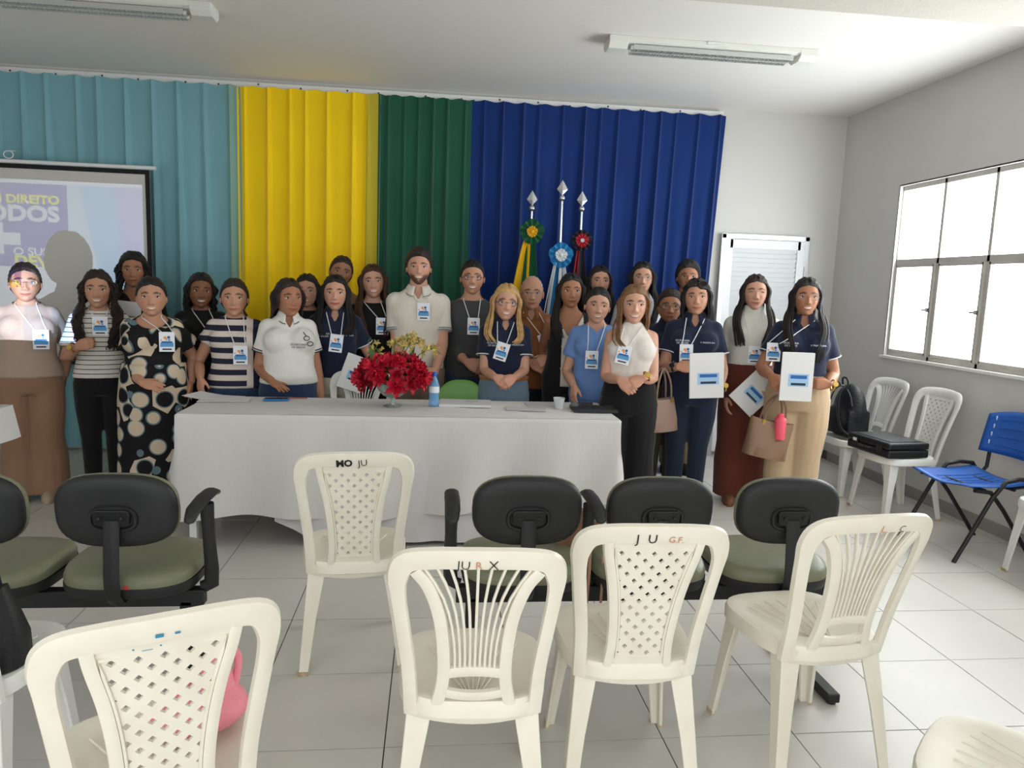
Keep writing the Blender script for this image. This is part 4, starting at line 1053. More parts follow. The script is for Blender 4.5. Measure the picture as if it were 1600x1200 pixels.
trimw = mat('white_trim', lin(206, 206, 206), .7); logom = mat('shirt_print_white', lin(214, 216, 222), .6); logod = mat('shirt_print_navy', lin(40, 48, 74), .6)
NAVY = dict(kind='polo', mat=navy, sleeve=.62, trim=1, trim_mat=trimw, collar_mat=navy, dark=1, hem=.54)
def navy_logo(): return [('SECRETARIA\nDE SAÚDE', .017, -.085, .735, logom), ('X PREFEITURA', .015, .085, .735, logom)]
brownf = fab('brown_crepe', lin(150, 116, 92), lin(138, 104, 82)); beigeblouse = fab('beige_blouse', lin(176, 154, 138), lin(160, 138, 122))
P = {}
IN = lambda s: ((s*-.75, -.45, -.45), (s*.25, -.9, .35))          # hand folded in front, back of the hand outwards
P['a'] = person('person in beige blouse and brown trousers lit by the projector', 38, 408, 5.0, 'light', g=1.08, face=dict(smile=.5, fat=1.05), hair=dict(col='dark', style='tied', wisps=0), glasses=('thin', .105, .075), head=(.1, 0, 0),
    top_=dict(kind='tee', mat=beigeblouse, sleeve=1.5, hem=.53, flare=.01, name='blouse'), bottom=dict(mat=brownf, knee=.035, hemw=.075, waist=.60), badge=(62, 532), arms={'L': (-28, 560, .02), 'R': (100, 590, .14)}, shoes=mat('beige_shoe', lin(170, 150, 128), .5))
P['b'] = person('person in thin-striped white tee holding up a badge', 152, 420, 5.1, 'light', g=1.0, face=dict(smile=.6), hair=dict(col='dark', style='long', len=1.0, curly=.045, front=.75, w=1.0, thick=.06, n=70), head=(.0, 0, 0),
    top_=dict(kind='tee', mat=pattern('thin_stripe_tee', stripes(.030, .16, lin(216, 210, 200), lin(34, 32, 34))), sleeve=.72, hem=.535, name='tee'), bottom=dict(mat=blackf, waist=.59), badge=(155, 510), arms={'L': (122, 541, -.26, (-1, .3, -.3), 'grip', ((.8, -.4, .25), (.1, -1, .2))), 'R': (192, 604, .10)}, watch={'L': m_gold})
P['c'] = person('person in black with curly dark hair behind the striped tee', 208, 393, 5.62, 'tan', g=1.05, face=dict(smile=.45), hair=dict(col='black', style='long', len=.75, curly=.07, front=.7, w=1.25, thick=.085, n=60), top_=dict(kind='vneck', mat=blackf, sleeve=.8, v=.10), bottom=dict(mat=blackf), arms={'L': (190, 500, -.25, None, 'grip', ((.6, -.6, .3), (-.1, -1, .1)))})
P['d'] = person('person in black and cream geometric print dress', 236, 430, 4.86, 'light', g=1.2, belly=.035, bust=1.3, face=dict(smile=.75, fat=1.1), hair=dict(col='black', style='tied'), head=(.05, 0, 0),
    top_=dict(kind='dress', mat=pattern('geometric_print', geo_print), sleeve=.55, puff=.02, hem=.57, v=.085, name='dress_top'), bottom=dict(kind='skirt', name='dress_skirt', mat=pattern('geometric_print_skirt', geo_print), rings=[(.10, 1.22), (.2, 1.18), (.35, 1.14), (.47, 1.12), (.54, 1.06), (.60, 1.0), (.64, .95)]), badge=(260, 535), arms={'L': (222, 598, -.24, (-1, .4, -.2), 'relax', ((.9, -.35, -.2), (-.1, -.8, .6))), 'R': (298, 600, .06)})
P['e'] = person('person in black with wavy dark hair in front of teal curtain', 313, 425, 5.5, 'brown', g=1.08, face=dict(smile=.7, fat=1.08), hair=dict(col='black', style='long', len=.42, curly=.04, w=1.1, thick=.06, n=54), head=(.15, .05, 0), top_=dict(kind='tee', mat=blackf, sleeve=.7), bottom=dict(mat=blackf), badge=(338, 540))
P['f'] = person('person in broad navy and cream striped blouse at the table', 366, 433, 5.02, 'light', g=1.08, face=dict(smile=.2, fat=1.0), hair=dict(col='dark', style='tied', tail=1), head=(0, 0, 0),
    top_=dict(kind='tee', mat=pattern('broad_stripe', stripes(.072, .5, lin(210, 198, 188), lin(38, 40, 56), .075)), sleeve=.42, puff=.012, hem=.52, flare=.01, name='blouse'), bottom=dict(mat=denim), badge=(375, 556), arms={'L': (313, 592, -.16, (-1, .3, 0), 'relax', ((.05, -.3, -1), (-.8, -.6, .1)))})
P['g'] = person('person in white polo with spectacles hooked on the collar', 450, 433, 4.97, 'tan', g=1.16, belly=.04, bust=1.2, rz=.30, face=dict(smile=.25, fat=1.06), hair=dict(col='dark', style='long', len=.75, front=.0, w=1.0, thick=.05, n=46), head=(.25, 0, 0),
    top_=dict(kind='polo', mat=whitef, sleeve=.62, trim=2, trim_mat=mat('navy_trim', lin(48, 54, 66), .7), hem=.545, collar_mat=whitef, collar_trim=mat('navy_trim', lin(48, 54, 66), .7)), bottom=dict(mat=denim), logo=[('SECRETARIA\nDE SAÚDE', .018, .05, .715, logod)], arms={'L': (425, 596, -.20, (-1, .2, 0), 'flat', ((.55, -.8, -.35), (0, -.3, 1)))})
P['h'] = person('person with thin glasses and black top behind the white polo', 480, 426, 5.62, 'light', g=1.05, face=dict(smile=.65, fat=1.06), hair=dict(col='black', style='long', len=.55, front=.5, n=50), glasses=('thin', .11, .08), top_=dict(kind='tee', mat=blackf, sleeve=.7), bottom=dict(mat=blackf), head=(-.1, 0, 0))
P['i'] = person('person in brown top leaning in before the yellow curtain', 533, 398, 5.85, 'tan', g=1.0, face=dict(smile=.8), hair=dict(col='dark', style='tied'), head=(.1, .16, 0), top_=dict(kind='tee', mat=fab('tan_brown', lin(124, 92, 66)), sleeve=.8), bottom=dict(mat=blackf))
P['j'] = person('person in navy polo and white trousers holding a folder', 524, 427, 5.22, 'fair', g=1.02, face=dict(smile=.5, lip=lin(176, 70, 74)), hair=dict(col='black', style='long', len=.62, front=.55, n=60), top_=dict(NAVY), bottom=dict(mat=fab('ivory_trousers', lin(214, 204, 188), lin(200, 190, 174)), waist=.60), badge=(525, 537, -.12), logo=navy_logo(), arms={'L': (487, 584, -.04), 'R': (573, 582, -.14, None, 'grip', ((-.1, -.4, -1), (.8, -.5, 0)))})
P['k'] = person('person in black top with long light brown hair', 583, 411, 5.52, 'fair', g=1.0, face=dict(smile=.6), hair=dict(col='brown', style='long', len=1.05, front=.6, n=66), head=(.05, -.06, 0), top_=dict(kind='tee', mat=blackf, sleeve=.7), bottom=dict(mat=blackf), badge=(597, 510))
P['l'] = person('bearded person in cream polo and khaki trousers', 655, 388, 5.36, 'fair', male=True, g=1.06, sh=1.02, face=dict(smile=.6, beard=.82), hair=dict(col='dark', style='short', thick=.06, line=.31, vol=.05), top_=dict(kind='polo', mat=fab('cream_pique', lin(220, 212, 198), lin(206, 198, 184)), sleeve=.68, trim=2, trim_mat=mat('grey_trim', lin(120, 126, 134), .7), hem=.50, collar_trim=mat('grey_trim', lin(120, 126, 134), .7)), bottom=dict(mat=fab('khaki_cotton', lin(142, 126, 110), lin(128, 112, 97))), badge=(662, 487),
    arms={'L': (636, 578, -.24, (-1, .5, -.2), 'clasp', ((.8, -.35, -.45), (-.2, -.9, .35))), 'R': (680, 580, -.26, (1, .5, -.2), 'clasp', ((-.75, -.3, -.5), (.2, -.9, .35)))})
P['m'] = person('person in charcoal sweater and dark framed glasses', 739, 405, 5.46, 'light', male=True, g=1.0, face=dict(smile=.6, beard=.12), hair=dict(col='black', style='short', thick=.035, line=.30, n=20), glasses=('dark', .10, .065), top_=dict(kind='sweater', mat=fab('charcoal_knit', lin(66, 66, 68), lin(58, 58, 60)), sleeve=1.62, hem=.49), bottom=dict(mat=denim), badge=(740, 510),
    arms={'L': (730, 566, -.22, (-1, .4, -.2), 'clasp', ((.85, -.3, -.4), (-.2, -.9, .3))), 'R': (764, 566, -.18, (1, .4, -.2), 'clasp', ((-.8, -.2, -.4), (.2, -.9, .3)))})
P['n'] = person('blonde person in navy polo and light jeans with clasped hands', 792, 442, 5.02, 'fair', g=1.0, face=dict(smile=.8, lightbrow=1), hair=dict(col='blonde', style='long', len=.52, front=.55, n=60, thick=.06, side=0), glasses=('dark', .10, .075), head=(.05, .06, 0), top_=dict(NAVY, hem=.575), bottom=dict(mat=ldenim, knee=.02, hemw=.04, waist=.60, belt=mat('tan_leather', lin(160, 108, 70), .5)), badge=(784, 550, -.28), logo=navy_logo(),
    arms={'L': (775, 590, -.26, (-1, .3, -.2), 'clasp', ((.8, -.35, -.45), (-.2, -.9, .4))), 'R': (803, 590, -.28, (1, .3, -.2), 'clasp', ((-.75, -.35, -.5), (.2, -.9, .4)))})
P['o'] = person('balding older person in rust brown shirt', 832, 430, 5.5, 'light', male=True, g=1.04, belly=.02, face=dict(smile=.15), hair=dict(col='greyw', style='short', thick=.02, bald=1, n=0), glasses=('thin', .105, .07), head=(0, 0, 0), top_=dict(kind='shirt', mat=fab('rust_shirt', lin(134, 82, 46), lin(122, 72, 40)), sleeve=.75, hem=.47), bottom=dict(mat=fab('navy_trousers', lin(30, 32, 42))), badge=(852, 535, .3),
    arms={'L': (829, 566, -.22, None, 'clasp', ((.8, -.3, -.4), (-.2, -.9, .3))), 'R': (856, 560, -.24, None, 'clasp', ((-.8, -.3, -.4), (.2, -.9, .3)))})
vestm = [fab('black_waistcoat', lin(24, 23, 24)), fab('cream_panel', lin(216, 206, 190), lin(204, 194, 178))]
P['p'] = person('person in black and cream waistcoat with long black hair', 893, 425, 5.22, 'tan', g=1.02, face=dict(smile=.4), hair=dict(col='black', style='long', len=.9, front=.45, n=64, side=-1), head=(.08, 0, 0), top_=dict(kind='vest', mat=vestm, sleeve=0, v=.20, hem=.50, e=.014, name='waistcoat', split=lambda x, y, z: y < -.02 and -.055 < x < .10, buttons=[(.02, .66), (.02, .61), (.02, .56)]), bottom=dict(mat=blackf), arms={'L': (864, 586, .0, (-1, .4, 0))})
P['q'] = person('smiling person in navy top half hidden behind the blue scrubs', 938, 413, 5.85, 'fair', g=1.0, face=dict(smile=.75), hair=dict(col='black', style='long', len=.5, front=.3, n=50), head=(.1, 0, 0), top_=dict(kind='tee', mat=navy, sleeve=.7), bottom=dict(mat=blackf))
scrub = fab('blue_scrubs', lin(104, 136, 188), lin(92, 124, 176))
P['r'] = person('person in light blue scrubs leaning a hand on the table', 935, 447, 4.97, 'fair', g=1.0, face=dict(smile=.8), hair=dict(col='black', style='tied'), head=(.05, .08, 0), top_=dict(kind='vneck', mat=scrub, sleeve=.6, v=.06, hem=.49, e=.016, name='scrub_top'), bottom=dict(mat=scrub), badge=(925, 563), arms={'L': (897, 604, -.16, (-1, .4, 0), 'relax', ((-.05, -.35, -1), (-.8, -.5, .2)))})
P['s'] = person('person in white sleeveless halter blouse and black trousers', 985, 443, 4.62, dx=.03, skin='fair', g=1.04, face=dict(smile=.75, lip=lin(178, 62, 62)), hair=dict(col='bronde', style='long', len=.5, front=.5, n=60, thick=.055, side=-1), head=(.05, 0, 0), top_=dict(kind='halter', mat=fab('white_satin', lin(222, 214, 206), lin(206, 196, 186), .55), sleeve=0, hem=.57, e=.018, name='blouse'), bottom=dict(mat=blackf, knee=.03, hemw=.06, waist=.61), badge=(975, 555, -.2), watch={'R': m_gold},
    arms={'L': (969, 594, -.26, (-1, .2, -.2), 'clasp', ((.7, -.35, -.6), (-.3, -.9, .3))), 'R': (1003, 592, -.29, (1, .2, -.2), 'clasp', ((-.8, -.3, -.45), (.2, -.9, .4)))})
P['t'] = person('tall person with straight black hair and glasses before the blue curtain', 1005, 407, 5.62, 'fair', g=.98, face=dict(smile=.3), hair=dict(col='black', style='long', len=.95, front=.35, n=60, side=1), glasses=('thin', .105, .07), top_=dict(kind='polo', mat=fab('grey_white_shirt', lin(196, 200, 206)), sleeve=.65, collar_trim=mat('navy_trim', lin(48, 54, 66), .7)), bottom=dict(mat=denim))
P['u'] = person('person with short dark hair and round glasses in navy', 1048, 450, 5.27, 'tan', g=1.12, belly=.02, face=dict(smile=.15, fat=1.12), hair=dict(col='dark', style='short', thick=.06, n=30, low=-.2), glasses=('dark', .11, .085), top_=dict(NAVY), bottom=dict(mat=fab('olive_trousers', lin(96, 88, 70))), badge=None)
P['v'] = person('young person with thick black hair at the back', 1076, 407, 5.87, 'tan', male=True, face=dict(smile=.3), hair=dict(col='black', style='short', thick=.07, vol=.05, n=60), top_=dict(kind='tee', mat=blackf, sleeve=.8), bottom=dict(mat=fab('khaki_cotton2', lin(142, 126, 100))))
P['w'] = person('person in navy polo with sunglasses on the head and a white folder', 1090, 433, 4.87, 'light', g=1.08, face=dict(smile=.55, fat=1.04), hair=dict(col='black', style='long', len=.42, front=.5, n=56, thick=.05, fringe=1), head=(-.05, -.04, 0), top_=dict(NAVY, hem=.52), bottom=dict(mat=ddenim, waist=.58), badge=(1073, 553, .03), logo=navy_logo(), watch={'R': m_gold, 'L': blackf},
    arms={'L': (1060, 573, -.24, (-1, .2, -.3), 'grip', ((.95, -.3, .05), (-.1, -1, .2))), 'R': (1123, 606, -.27, (1, .3, -.1), 'grip', ((-.9, -.35, -.2), (.2, -.9, .2)))})
P['x'] = person('person in white turtleneck and rust brown trousers', 1182, 427, 4.98, 'fair', g=1.0, face=dict(smile=.3, closed=1), hair=dict(col='dark', style='long', len=.95, front=.6, n=66), top_=dict(kind='turtle', mat=fab('white_knit', lin(214, 210, 200), lin(204, 199, 188)), sleeve=.6, hem=.58, name='turtleneck'), bottom=dict(mat=fab('rust_crepe', lin(96, 48, 36), lin(84, 41, 31)), knee=.03, hemw=.06, waist=.62), badge=(1180, 555), arms={'L': (1133, 620, .0, (-1, .4, 0)), 'R': (1206, 606, -.2, None, 'grip')}, shoes=mat('brown_sandal', lin(120, 80, 54), .5))
P['y'] = person('person in navy polo and beige trousers with long black hair at right', 1262, 432, 4.62, 'tan', g=1.1, bust=1.15, face=dict(smile=.9, lip=lin(160, 66, 62)), hair=dict(col='black', style='long', len=1.15, front=.55, n=70, thick=.05), glasses=('thin', .11, .075), head=(.05, .0, 0), top_=dict(NAVY, hem=.575), bottom=dict(mat=fab('beige_twill', lin(186, 160, 128), lin(172, 146, 114)), knee=.018, hemw=.03, waist=.61), badge=(1212, 553), logo=navy_logo(), watch={'R': m_gold},
    arms={'L': (1206, 588, -.20, (-1, .3, -.1), 'grip', ((.4, -.5, -.75), (-.6, -.8, .1))), 'R': (1293, 601, -.24, (1, .3, -.2), 'grip', ((-.95, -.25, .05), (.2, -.9, .2)))})
# ================================================================== projection screen and projector
m_scr = mat('screen_white', lin(196, 193, 186), .85); m_blkb = mat('screen_border', lin(16, 16, 18), .7)
SY = 6.2; SX0, SX1, SZ0, SZ1 = -4.30, -2.245, .78, 2.31
scr = thing('projection_screen', 'hanging projection screen with black border at the left', 'projection screen', (0, SY, 0))
MB().box(((SX0+SX1)/2, .004, (SZ0+SZ1)/2), (SX1-SX0, .003, SZ1-SZ0)).build('canvas', m_scr, scr)
bd = MB(); t = .034
bd.box(((SX0+SX1)/2, 0, SZ1-t/2), (SX1-SX0, .003, t)); bd.box(((SX0+SX1)/2, 0, SZ0+t/2), (SX1-SX0, .003, t))
for x in (SX0+t/2, SX1-t/2): bd.box((x, 0, (SZ0+SZ1)/2), (t, .003, SZ1-SZ0-2*t))
bd.build('border', m_blkb, scr)
MB().tube([(SX0-.05, .01, SZ1+.018), (SX1+.045, .01, SZ1+.018)], .016, 10).build('roller_tube', m_white, scr, smooth=40)
MB().tube([(SX0-.02, .01, SZ0-.012), (SX1+.02, .01, SZ0-.012)], .012, 8).build('bottom_bar', m_blkb, scr, smooth=40)
a = MB(); a.tube([(-3.28+.035*math.cos(u), .0, SZ1+.066+.028*math.sin(u)) for u in np.linspace(0, 2*PI, 17)], .004, 6, cap=False); a.tube([(-3.28, 0, SZ1+.094), (-3.28, .1, SZ1+.11)], .004, 6); a.build('hanging_hook', m_white, scr)
# a projector on a small draped stand; its picture comes from a slide in front of the lamp
PJ = np.array((-2.27, 3.70, 1.27)); KS = .055
def slide_pt(x, z, lay=0.0): S_ = np.array((x, SY, z)); return PJ+(KS+lay)*(S_-PJ)
def gel(name, c):
    m = bpy.data.materials.new(name); m.use_nodes = True; nt = m.node_tree; nt.nodes.remove(nt.nodes['Principled BSDF'])
    tr = nt.nodes.new('ShaderNodeBsdfTransparent'); tr.inputs[0].default_value = (*c, 1); nt.links.new(tr.outputs[0], nt.nodes['Material Output'].inputs[0]); return m
g_pur, g_wht, g_yel = gel('gel_violet', (.16, .15, .62)), gel('gel_white', (.66, .78, 1.0)), gel('gel_lime', (.74, .86, .10))
g_pale, g_sky, g_lav = gel('gel_pale_blue', (.52, .70, 1.0)), gel('gel_sky', (.34, .60, 1.0)), gel('gel_lavender', (.44, .50, .95))
pj = thing('projector', 'white projector on the draped stand at the left edge', 'projector', (PJ[0], PJ[1], PJ[2]-.05))
pdir = np.array(((-3.2+.0)-PJ[0], SY-PJ[1], 0)); prz = math.atan2(-pdir[0], pdir[1])
R3 = Matrix.Rotation(prz, 4, 'Z')
hb = MB()
hb.box((0, -.03, -.012), (.30, .30, .012)); hb.box((0, -.03, .118), (.30, .30, .012)); hb.box((-.145, -.03, .053), (.012, .30, .12)); hb.box((.145, -.03, .053), (.012, .30, .12)); hb.box((0, -.175, .053), (.30, .012, .12))
hb.xf(R3); hb.build('casing', m_white, pj, bevel=.004)
def slide(name, m, polys):
    b = MB()
    for poly in polys: b.add([slide_pt(x, z)-np.array((PJ[0], PJ[1], PJ[2]-.05)) for x, z in poly], [tuple(range(len(poly)))])
    return b.build(name, m, pj)
IX0, IX1, IZ0, IZ1 = -4.24, -2.305, .83, 2.195; PX1, PZ1, PZ0 = -2.868, 2.165, 1.52
q = lambda x0, x1, z0, z1: [(x0, z0), (x1, z0), (x1, z1), (x0, z1)]
slide('slide_pane', g_wht, [q(IX0, IX1, PZ1, IZ1), q(IX0, PX1, IZ0, PZ0)])
slide('slide_pane', g_pale, [[(PX1, IZ0), (-2.52, IZ0), (-2.78, PZ1), (PX1, PZ1)]])
slide('slide_pane', g_sky, [[(-2.52, IZ0), (-2.36, IZ0), (-2.53, PZ1), (-2.78, PZ1)]])
slide('slide_pane', g_lav, [[(-2.36, IZ0), (IX1, IZ0), (IX1, PZ1), (-2.53, PZ1)]])
# violet plate with the words and the cross cut out of it
words = [('UM DIREITO', .088, -2.925, 2.042, g_yel, .0042), ('TODOS', .160, -2.93, 1.93, g_wht, .0080), ('O SUS É', .082, -2.945, 1.640, g_wht, .0026), ('DEVER', .116, -2.80-.075, 1.565, g_yel, .0050)]
cross = [(-3.50, 1.62), (-3.35, 1.62), (-3.35, 1.69), (-3.225, 1.69), (-3.225, 1.785), (-3.35, 1.785), (-3.35, 1.86), (-3.50, 1.86), (-3.50, 1.785), (-3.62, 1.785), (-3.62, 1.69), (-3.50, 1.69)]
slide('slide_pane', g_wht, [cross])
def bolder(contours, d):
    """letter outlines grown outwards by d (counters shrink)"""
    def area(p): return .5*sum(p[i][0]*p[(i+1) % len(p)][1]-p[(i+1) % len(p)][0]*p[i][1] for i in range(len(p)))
    clean = []
    for p in contours:
        q_ = [p[0]]
        for a_ in p[1:]:
            if math.dist(a_, q_[-1]) > 4e-4: q_.append(a_)
        if math.dist(q_[0], q_[-1]) < 4e-4: q_.pop()
        clean.append(q_)
    sg = math.copysign(1, area(max(clean, key=lambda p: abs(area(p))))); out = []
    for p in clean:
        n = len(p); r_ = []
        for i in range(n):
            a_, b_, c_ = np.array(p[i-1]), np.array(p[i]), np.array(p[(i+1) % n]); e1 = (b_-a_)/np.linalg.norm(b_-a_); e2 = (c_-b_)/np.linalg.norm(c_-b_)
            n1, n2 = np.array((e1[1], -e1[0]))*sg, np.array((e2[1], -e2[0]))*sg; m_ = n1+n2; l_ = np.linalg.norm(m_)
            m_ = n1 if l_ < .2 else m_/l_; r_.append(tuple(b_+m_*d*min(1.6, 1/max(.3, m_@n1))))
        out.append(r_)
    return out
def fill(contours, mm, nm):
    c_ = bpy.data.curves.new('w', 'CURVE'); c_.dimensions = '2D'; c_.fill_mode = 'BOTH'
    for pts in contours:
        sp = c_.splines.new('POLY'); sp.points.add(len(pts)-1); sp.use_cyclic_u = True
        for p_, (x, z) in zip(sp.points, pts): p_.co = (x, z, 0, 1)
    o = bpy.data.objects.new('w', c_); C.objects.link(o); dg = bpy.context.evaluated_depsgraph_get(); me = bpy.data.meshes.new_from_object(o.evaluated_get(dg)); bpy.data.objects.remove(o)
    for v in me.vertices: v.co = Vector(slide_pt(v.co.x, v.co.y)-np.array((PJ[0], PJ[1], PJ[2]-.05)))
    me.materials.clear(); me.materials.append(mm); o = bpy.data.objects.new(nm, me); C.objects.link(o); o.parent = pj
holes = [q(IX0, PX1, PZ0, PZ1), cross]
for body_, size, xr, zc, mm, bold in words:
    c2 = bpy.data.curves.new('w', 'FONT'); c2.body = body_; c2.size = size; c2.align_x = 'RIGHT'; c2.align_y = 'CENTER'
    o = bpy.data.objects.new('w', c2); C.objects.link(o); dg = bpy.context.evaluated_depsgraph_get(); oc = o.evaluated_get(dg).to_curve(dg); cs_ = []
    for sp in oc.splines:
        bp = sp.bezier_points; n = len(bp); pts = []
        for i in range(n):
            A, B = bp[i], bp[(i+1) % n]
            for k in range(4):
                u = k/4; p_ = (1-u)**3*A.co+3*(1-u)**2*u*A.handle_right+3*(1-u)*u*u*B.handle_left+u**3*B.co; pts.append((p_.x*1.18+xr, p_.y+zc))
        if not n: pts = [(p_.co.x*1.18+xr, p_.co.y+zc) for p_ in sp.points]
        cs_.append(pts)
    bpy.data.objects.remove(o); cs_ = bolder(cs_, bold); holes += cs_; fill(cs_, mm, 'slide_words')
fill(holes, g_pur, 'slide_pane')
# opaque mask round the slide, and the lamp
mk = MB(); B_ = 1.6
for r_ in (q(IX0-B_, IX0, IZ0-B_, IZ1+B_), q(IX1, IX1+B_, IZ0-B_, IZ1+B_), q(IX0, IX1, IZ1, IZ1+B_), q(IX0, IX1, IZ0-B_, IZ0)): mk.add([slide_pt(x, z)-np.array((PJ[0], PJ[1], PJ[2]-.05)) for x, z in r_], [(0, 1, 2, 3)])
mk.build('slide_mask', m_blkb, pj)
ld = bpy.data.lights.new('projector_lamp', 'SPOT'); ld.energy = 112; ld.shadow_soft_size = .00008; ld.spot_size = math.radians(62); ld.spot_blend = .1
lo = bpy.data.objects.new('projector_lamp', ld); C.objects.link(lo)
lo.location = Vector(PJ); lo.rotation_euler = Vector((-3.27-PJ[0], SY-PJ[1], 1.5-PJ[2])).to_track_quat('-Z', 'Y').to_euler()
st = thing('projector_stand', 'small draped table and riser carrying the projector at the left edge', 'stand', (-2.60, 3.70, 0))
MB().box((0, 0, .80), (.92, .50, .02)).build('top', m_white, st)
for sx in (-1, 1):
    for sy in (-1, 1): MB().box((sx*.34, sy*.2, .395), (.03, .03, .79)).build('leg', m_blk2, st)
MB().box((.31, 0, 1.008), (.29, .30, .373)).build('riser', m_white, st, bevel=.004)
dc = MB()
for sgn, ax in ((1, 0), (-1, 0), (1, 1), (-1, 1)):
    def side(u, v, sgn=sgn, ax=ax):
        w = (u-.5)*(.50 if ax == 0 else .92); f = .006*math.sin(u*9)*v
        return (sgn*(.465+.03*v+f), w, .812-.165*v) if ax == 0 else (w, sgn*(.255+.03*v+f), .812-.165*v)
    dc.grid(side, 12, 4)
dc.grid(lambda u, v: ((u-.5)*.93, (v-.5)*.51, .812), 4, 4); tag(dc.xf(Matrix.Translation((-2.60, 3.70, 0))).build('stand_cloth', m_clothw, smooth=60), 'white cloth hanging over the edge of the projector table', 'cloth')

# ================================================================== flags
def flag(x, ztop, rz_, rr, cols, rcols, label, lean=0):
    t = thing('flag', label, 'flag', (x, 6.16-.09*(abs(x-1.03) < .02), 0), 0, 'flags on silver poles')
    MB().tube([(0, 0, .02), (0, 0, ztop-.17)], .011, 10).build('pole', mat('pole_silver', lin(200, 202, 204), .25, .9), t, smooth=40)
    MB().lathe([(.16, 0), (.16, .02), (.03, .045), (.015, .07)], n=20).build('base', m_alu, t, smooth=40)
    MB().ell((0, 0, ztop-.145), (.026, .026, .026), 16, 10).build('ball', mat('pole_silver', lin(200, 202, 204), .25, .9), t, smooth=90)
    tip = MB(); w = .045
    tip.add([(0, 0, ztop), (-w, 0, ztop-.075), (0, -.014, ztop-.085), (w, 0, ztop-.075), (0, .014, ztop-.085), (0, 0, ztop-.125)], [(0, 1, 2), (0, 2, 3), (0, 3, 4), (0, 4, 1), (5, 2, 1), (5, 3, 2), (5, 4, 3), (5, 1, 4)])
    tip.build('spearhead', mat('pole_silver', lin(200, 202, 204), .25, .9), t)
    # cloth: gathered at the pole, hanging in folds
    for k, (mm, x0, x1, w0) in enumerate(cols):
        b = MB()
        def fn(u, v, x0=x0, x1=x1, k=k):
            z = rz_-.03-(rz_-.25)*v; s = .25+.75*min(1, v*2.2)**.8
            xx = (x0+(x1-x0)*u)*s; return (xx, -.02-.028*math.sin(u*2.2*PI+k)*min(1, v*3+.2)-.012*k, z)
        b.grid(fn, 14, 24); b.build('flag_cloth', mm, t, smooth=80, thick=.003)
    # rosette: pleated rings
    for ring, (mm, r1, dy) in enumerate(rcols):
        b = MB(); n = 22
        def fn(u, v, r1=r1, dy=dy): a_ = 2*PI*u; rr_ = .012+(r1-.012)*v; return (rr_*math.cos(a_)*(1+.06*math.sin(a_*5)*v), -.05-dy-.020*v*math.cos(u*n*PI)*.7-.015*v, rz_+rr_*math.sin(a_)*(1+.05*math.cos(a_*4)*v))
        b.grid(fn, n*4, 4); b.build('rosette', mm, t, smooth=40)
    MB().ell((0, -.085, rz_), (.016, .012, .016), 10, 6).build('rosette_button', rcols[-1][0], t, smooth=80)
fg, fy, fb, fw, fk, fr3 = [cloth('flag_'+n, lin(*c)) for n, c in (('green', (20, 84, 50)), ('yellow', (226, 176, 14)), ('blue', (36, 122, 176)), ('white', (222, 224, 226)), ('black', (34, 32, 36)), ('red', (176, 24, 40)))]
flag(.795, 2.296, 1.955, .09, [(fg, -.10, .10, 0), (fy, -.20, -.02, 0)], [(fg, .10, 0), (fy, .045, .02)], 'green and yellow flag with green rosette, leftmost of the three')
flag(1.03, 2.379, 1.770, .1, [(fb, -.14, .06, 0), (fw, -.02, .13, 0), (fw, -.16, -.10, 0)], [(fb, .10, 0), (fw, .05, .02)], 'blue and white flag with pale rosette, middle of the three')
flag(1.215, 2.310, 1.90, .08, [(fk, -.09, .10, 0), (fr3, -.10, -.03, 0)], [(fk, .085, 0), (fr3, .055, .02), (fw, .016, .04)], 'black and red flag with dark rosette, rightmost of the three')

# ================================================================== things on the table
TT = TZ+.011
m_glass = mat('vase_glass', lin(214, 226, 220), .08, trans=.75, spec=.6, ior=1.4)
v = tag(MB().lathe([(.055, 0), (.058, .004), (.018, .012), (.013, .035), (.016, .05), (.055, .065), (.088, .10), (.098, .135), (.094, .16), (.088, .158), (.09, .135), (.08, .104), (.05, .075), (.005, .07)], n=28).build('vase', m_glass, smooth=50, loc=(-.235, 4.41, TT)), 'footed glass bowl vase holding the red flowers', 'vase')
bq = thing('bouquet', 'bouquet of red lilies with yellow orchid sprays in the glass vase', 'flowers', (-.235, 4.41, TT+.10))
reds = [mat('petal_red', lin(190, 20, 46), .5, vary=(30, .5, lin(150, 10, 34))), mat('petal_crimson', lin(160, 14, 40), .5), mat('petal_pink_red', lin(208, 40, 62), .5)]
m_leaf = mat('leaf_green', lin(66, 92, 52), .5); m_orch = mat('orchid_yellow', lin(206, 186, 104), .55, vary=(40, .5, lin(150, 110, 70))); m_stem = mat('stem_green', lin(92, 110, 60), .6)
def petal(L, W, bend):
    def fn(u, v): w_ = W*math.sin(PI*min(1, .08+v*.92))**.8*(u-.5); return (w_, L*v*math.cos(bend*v)+.004, L*v*math.sin(bend*v)*.9+.02*abs(u-.5)*v)
    return fn
def bloom(L, W, n, layers):
    b = MB()
    for ly in range(layers):
        for k in range(n):
            a_ = 2*PI*(k+.5*ly)/n; p_ = MB().grid(petal(L*(1-.22*ly), W*(1-.15*ly), -.35+.5*ly), 4, 5); p_.xf(Matrix.Rotation(a_, 4, 'Z') @ Matrix.Rotation(.45*ly+.45, 4, 'X')); b.add(p_.v, p_.f)
    return b
meshes = [bloom(.075, .042, 6, 2).mesh('red_flower', [reds[i]], 80) for i in range(3)]
r = np.random.default_rng(3)
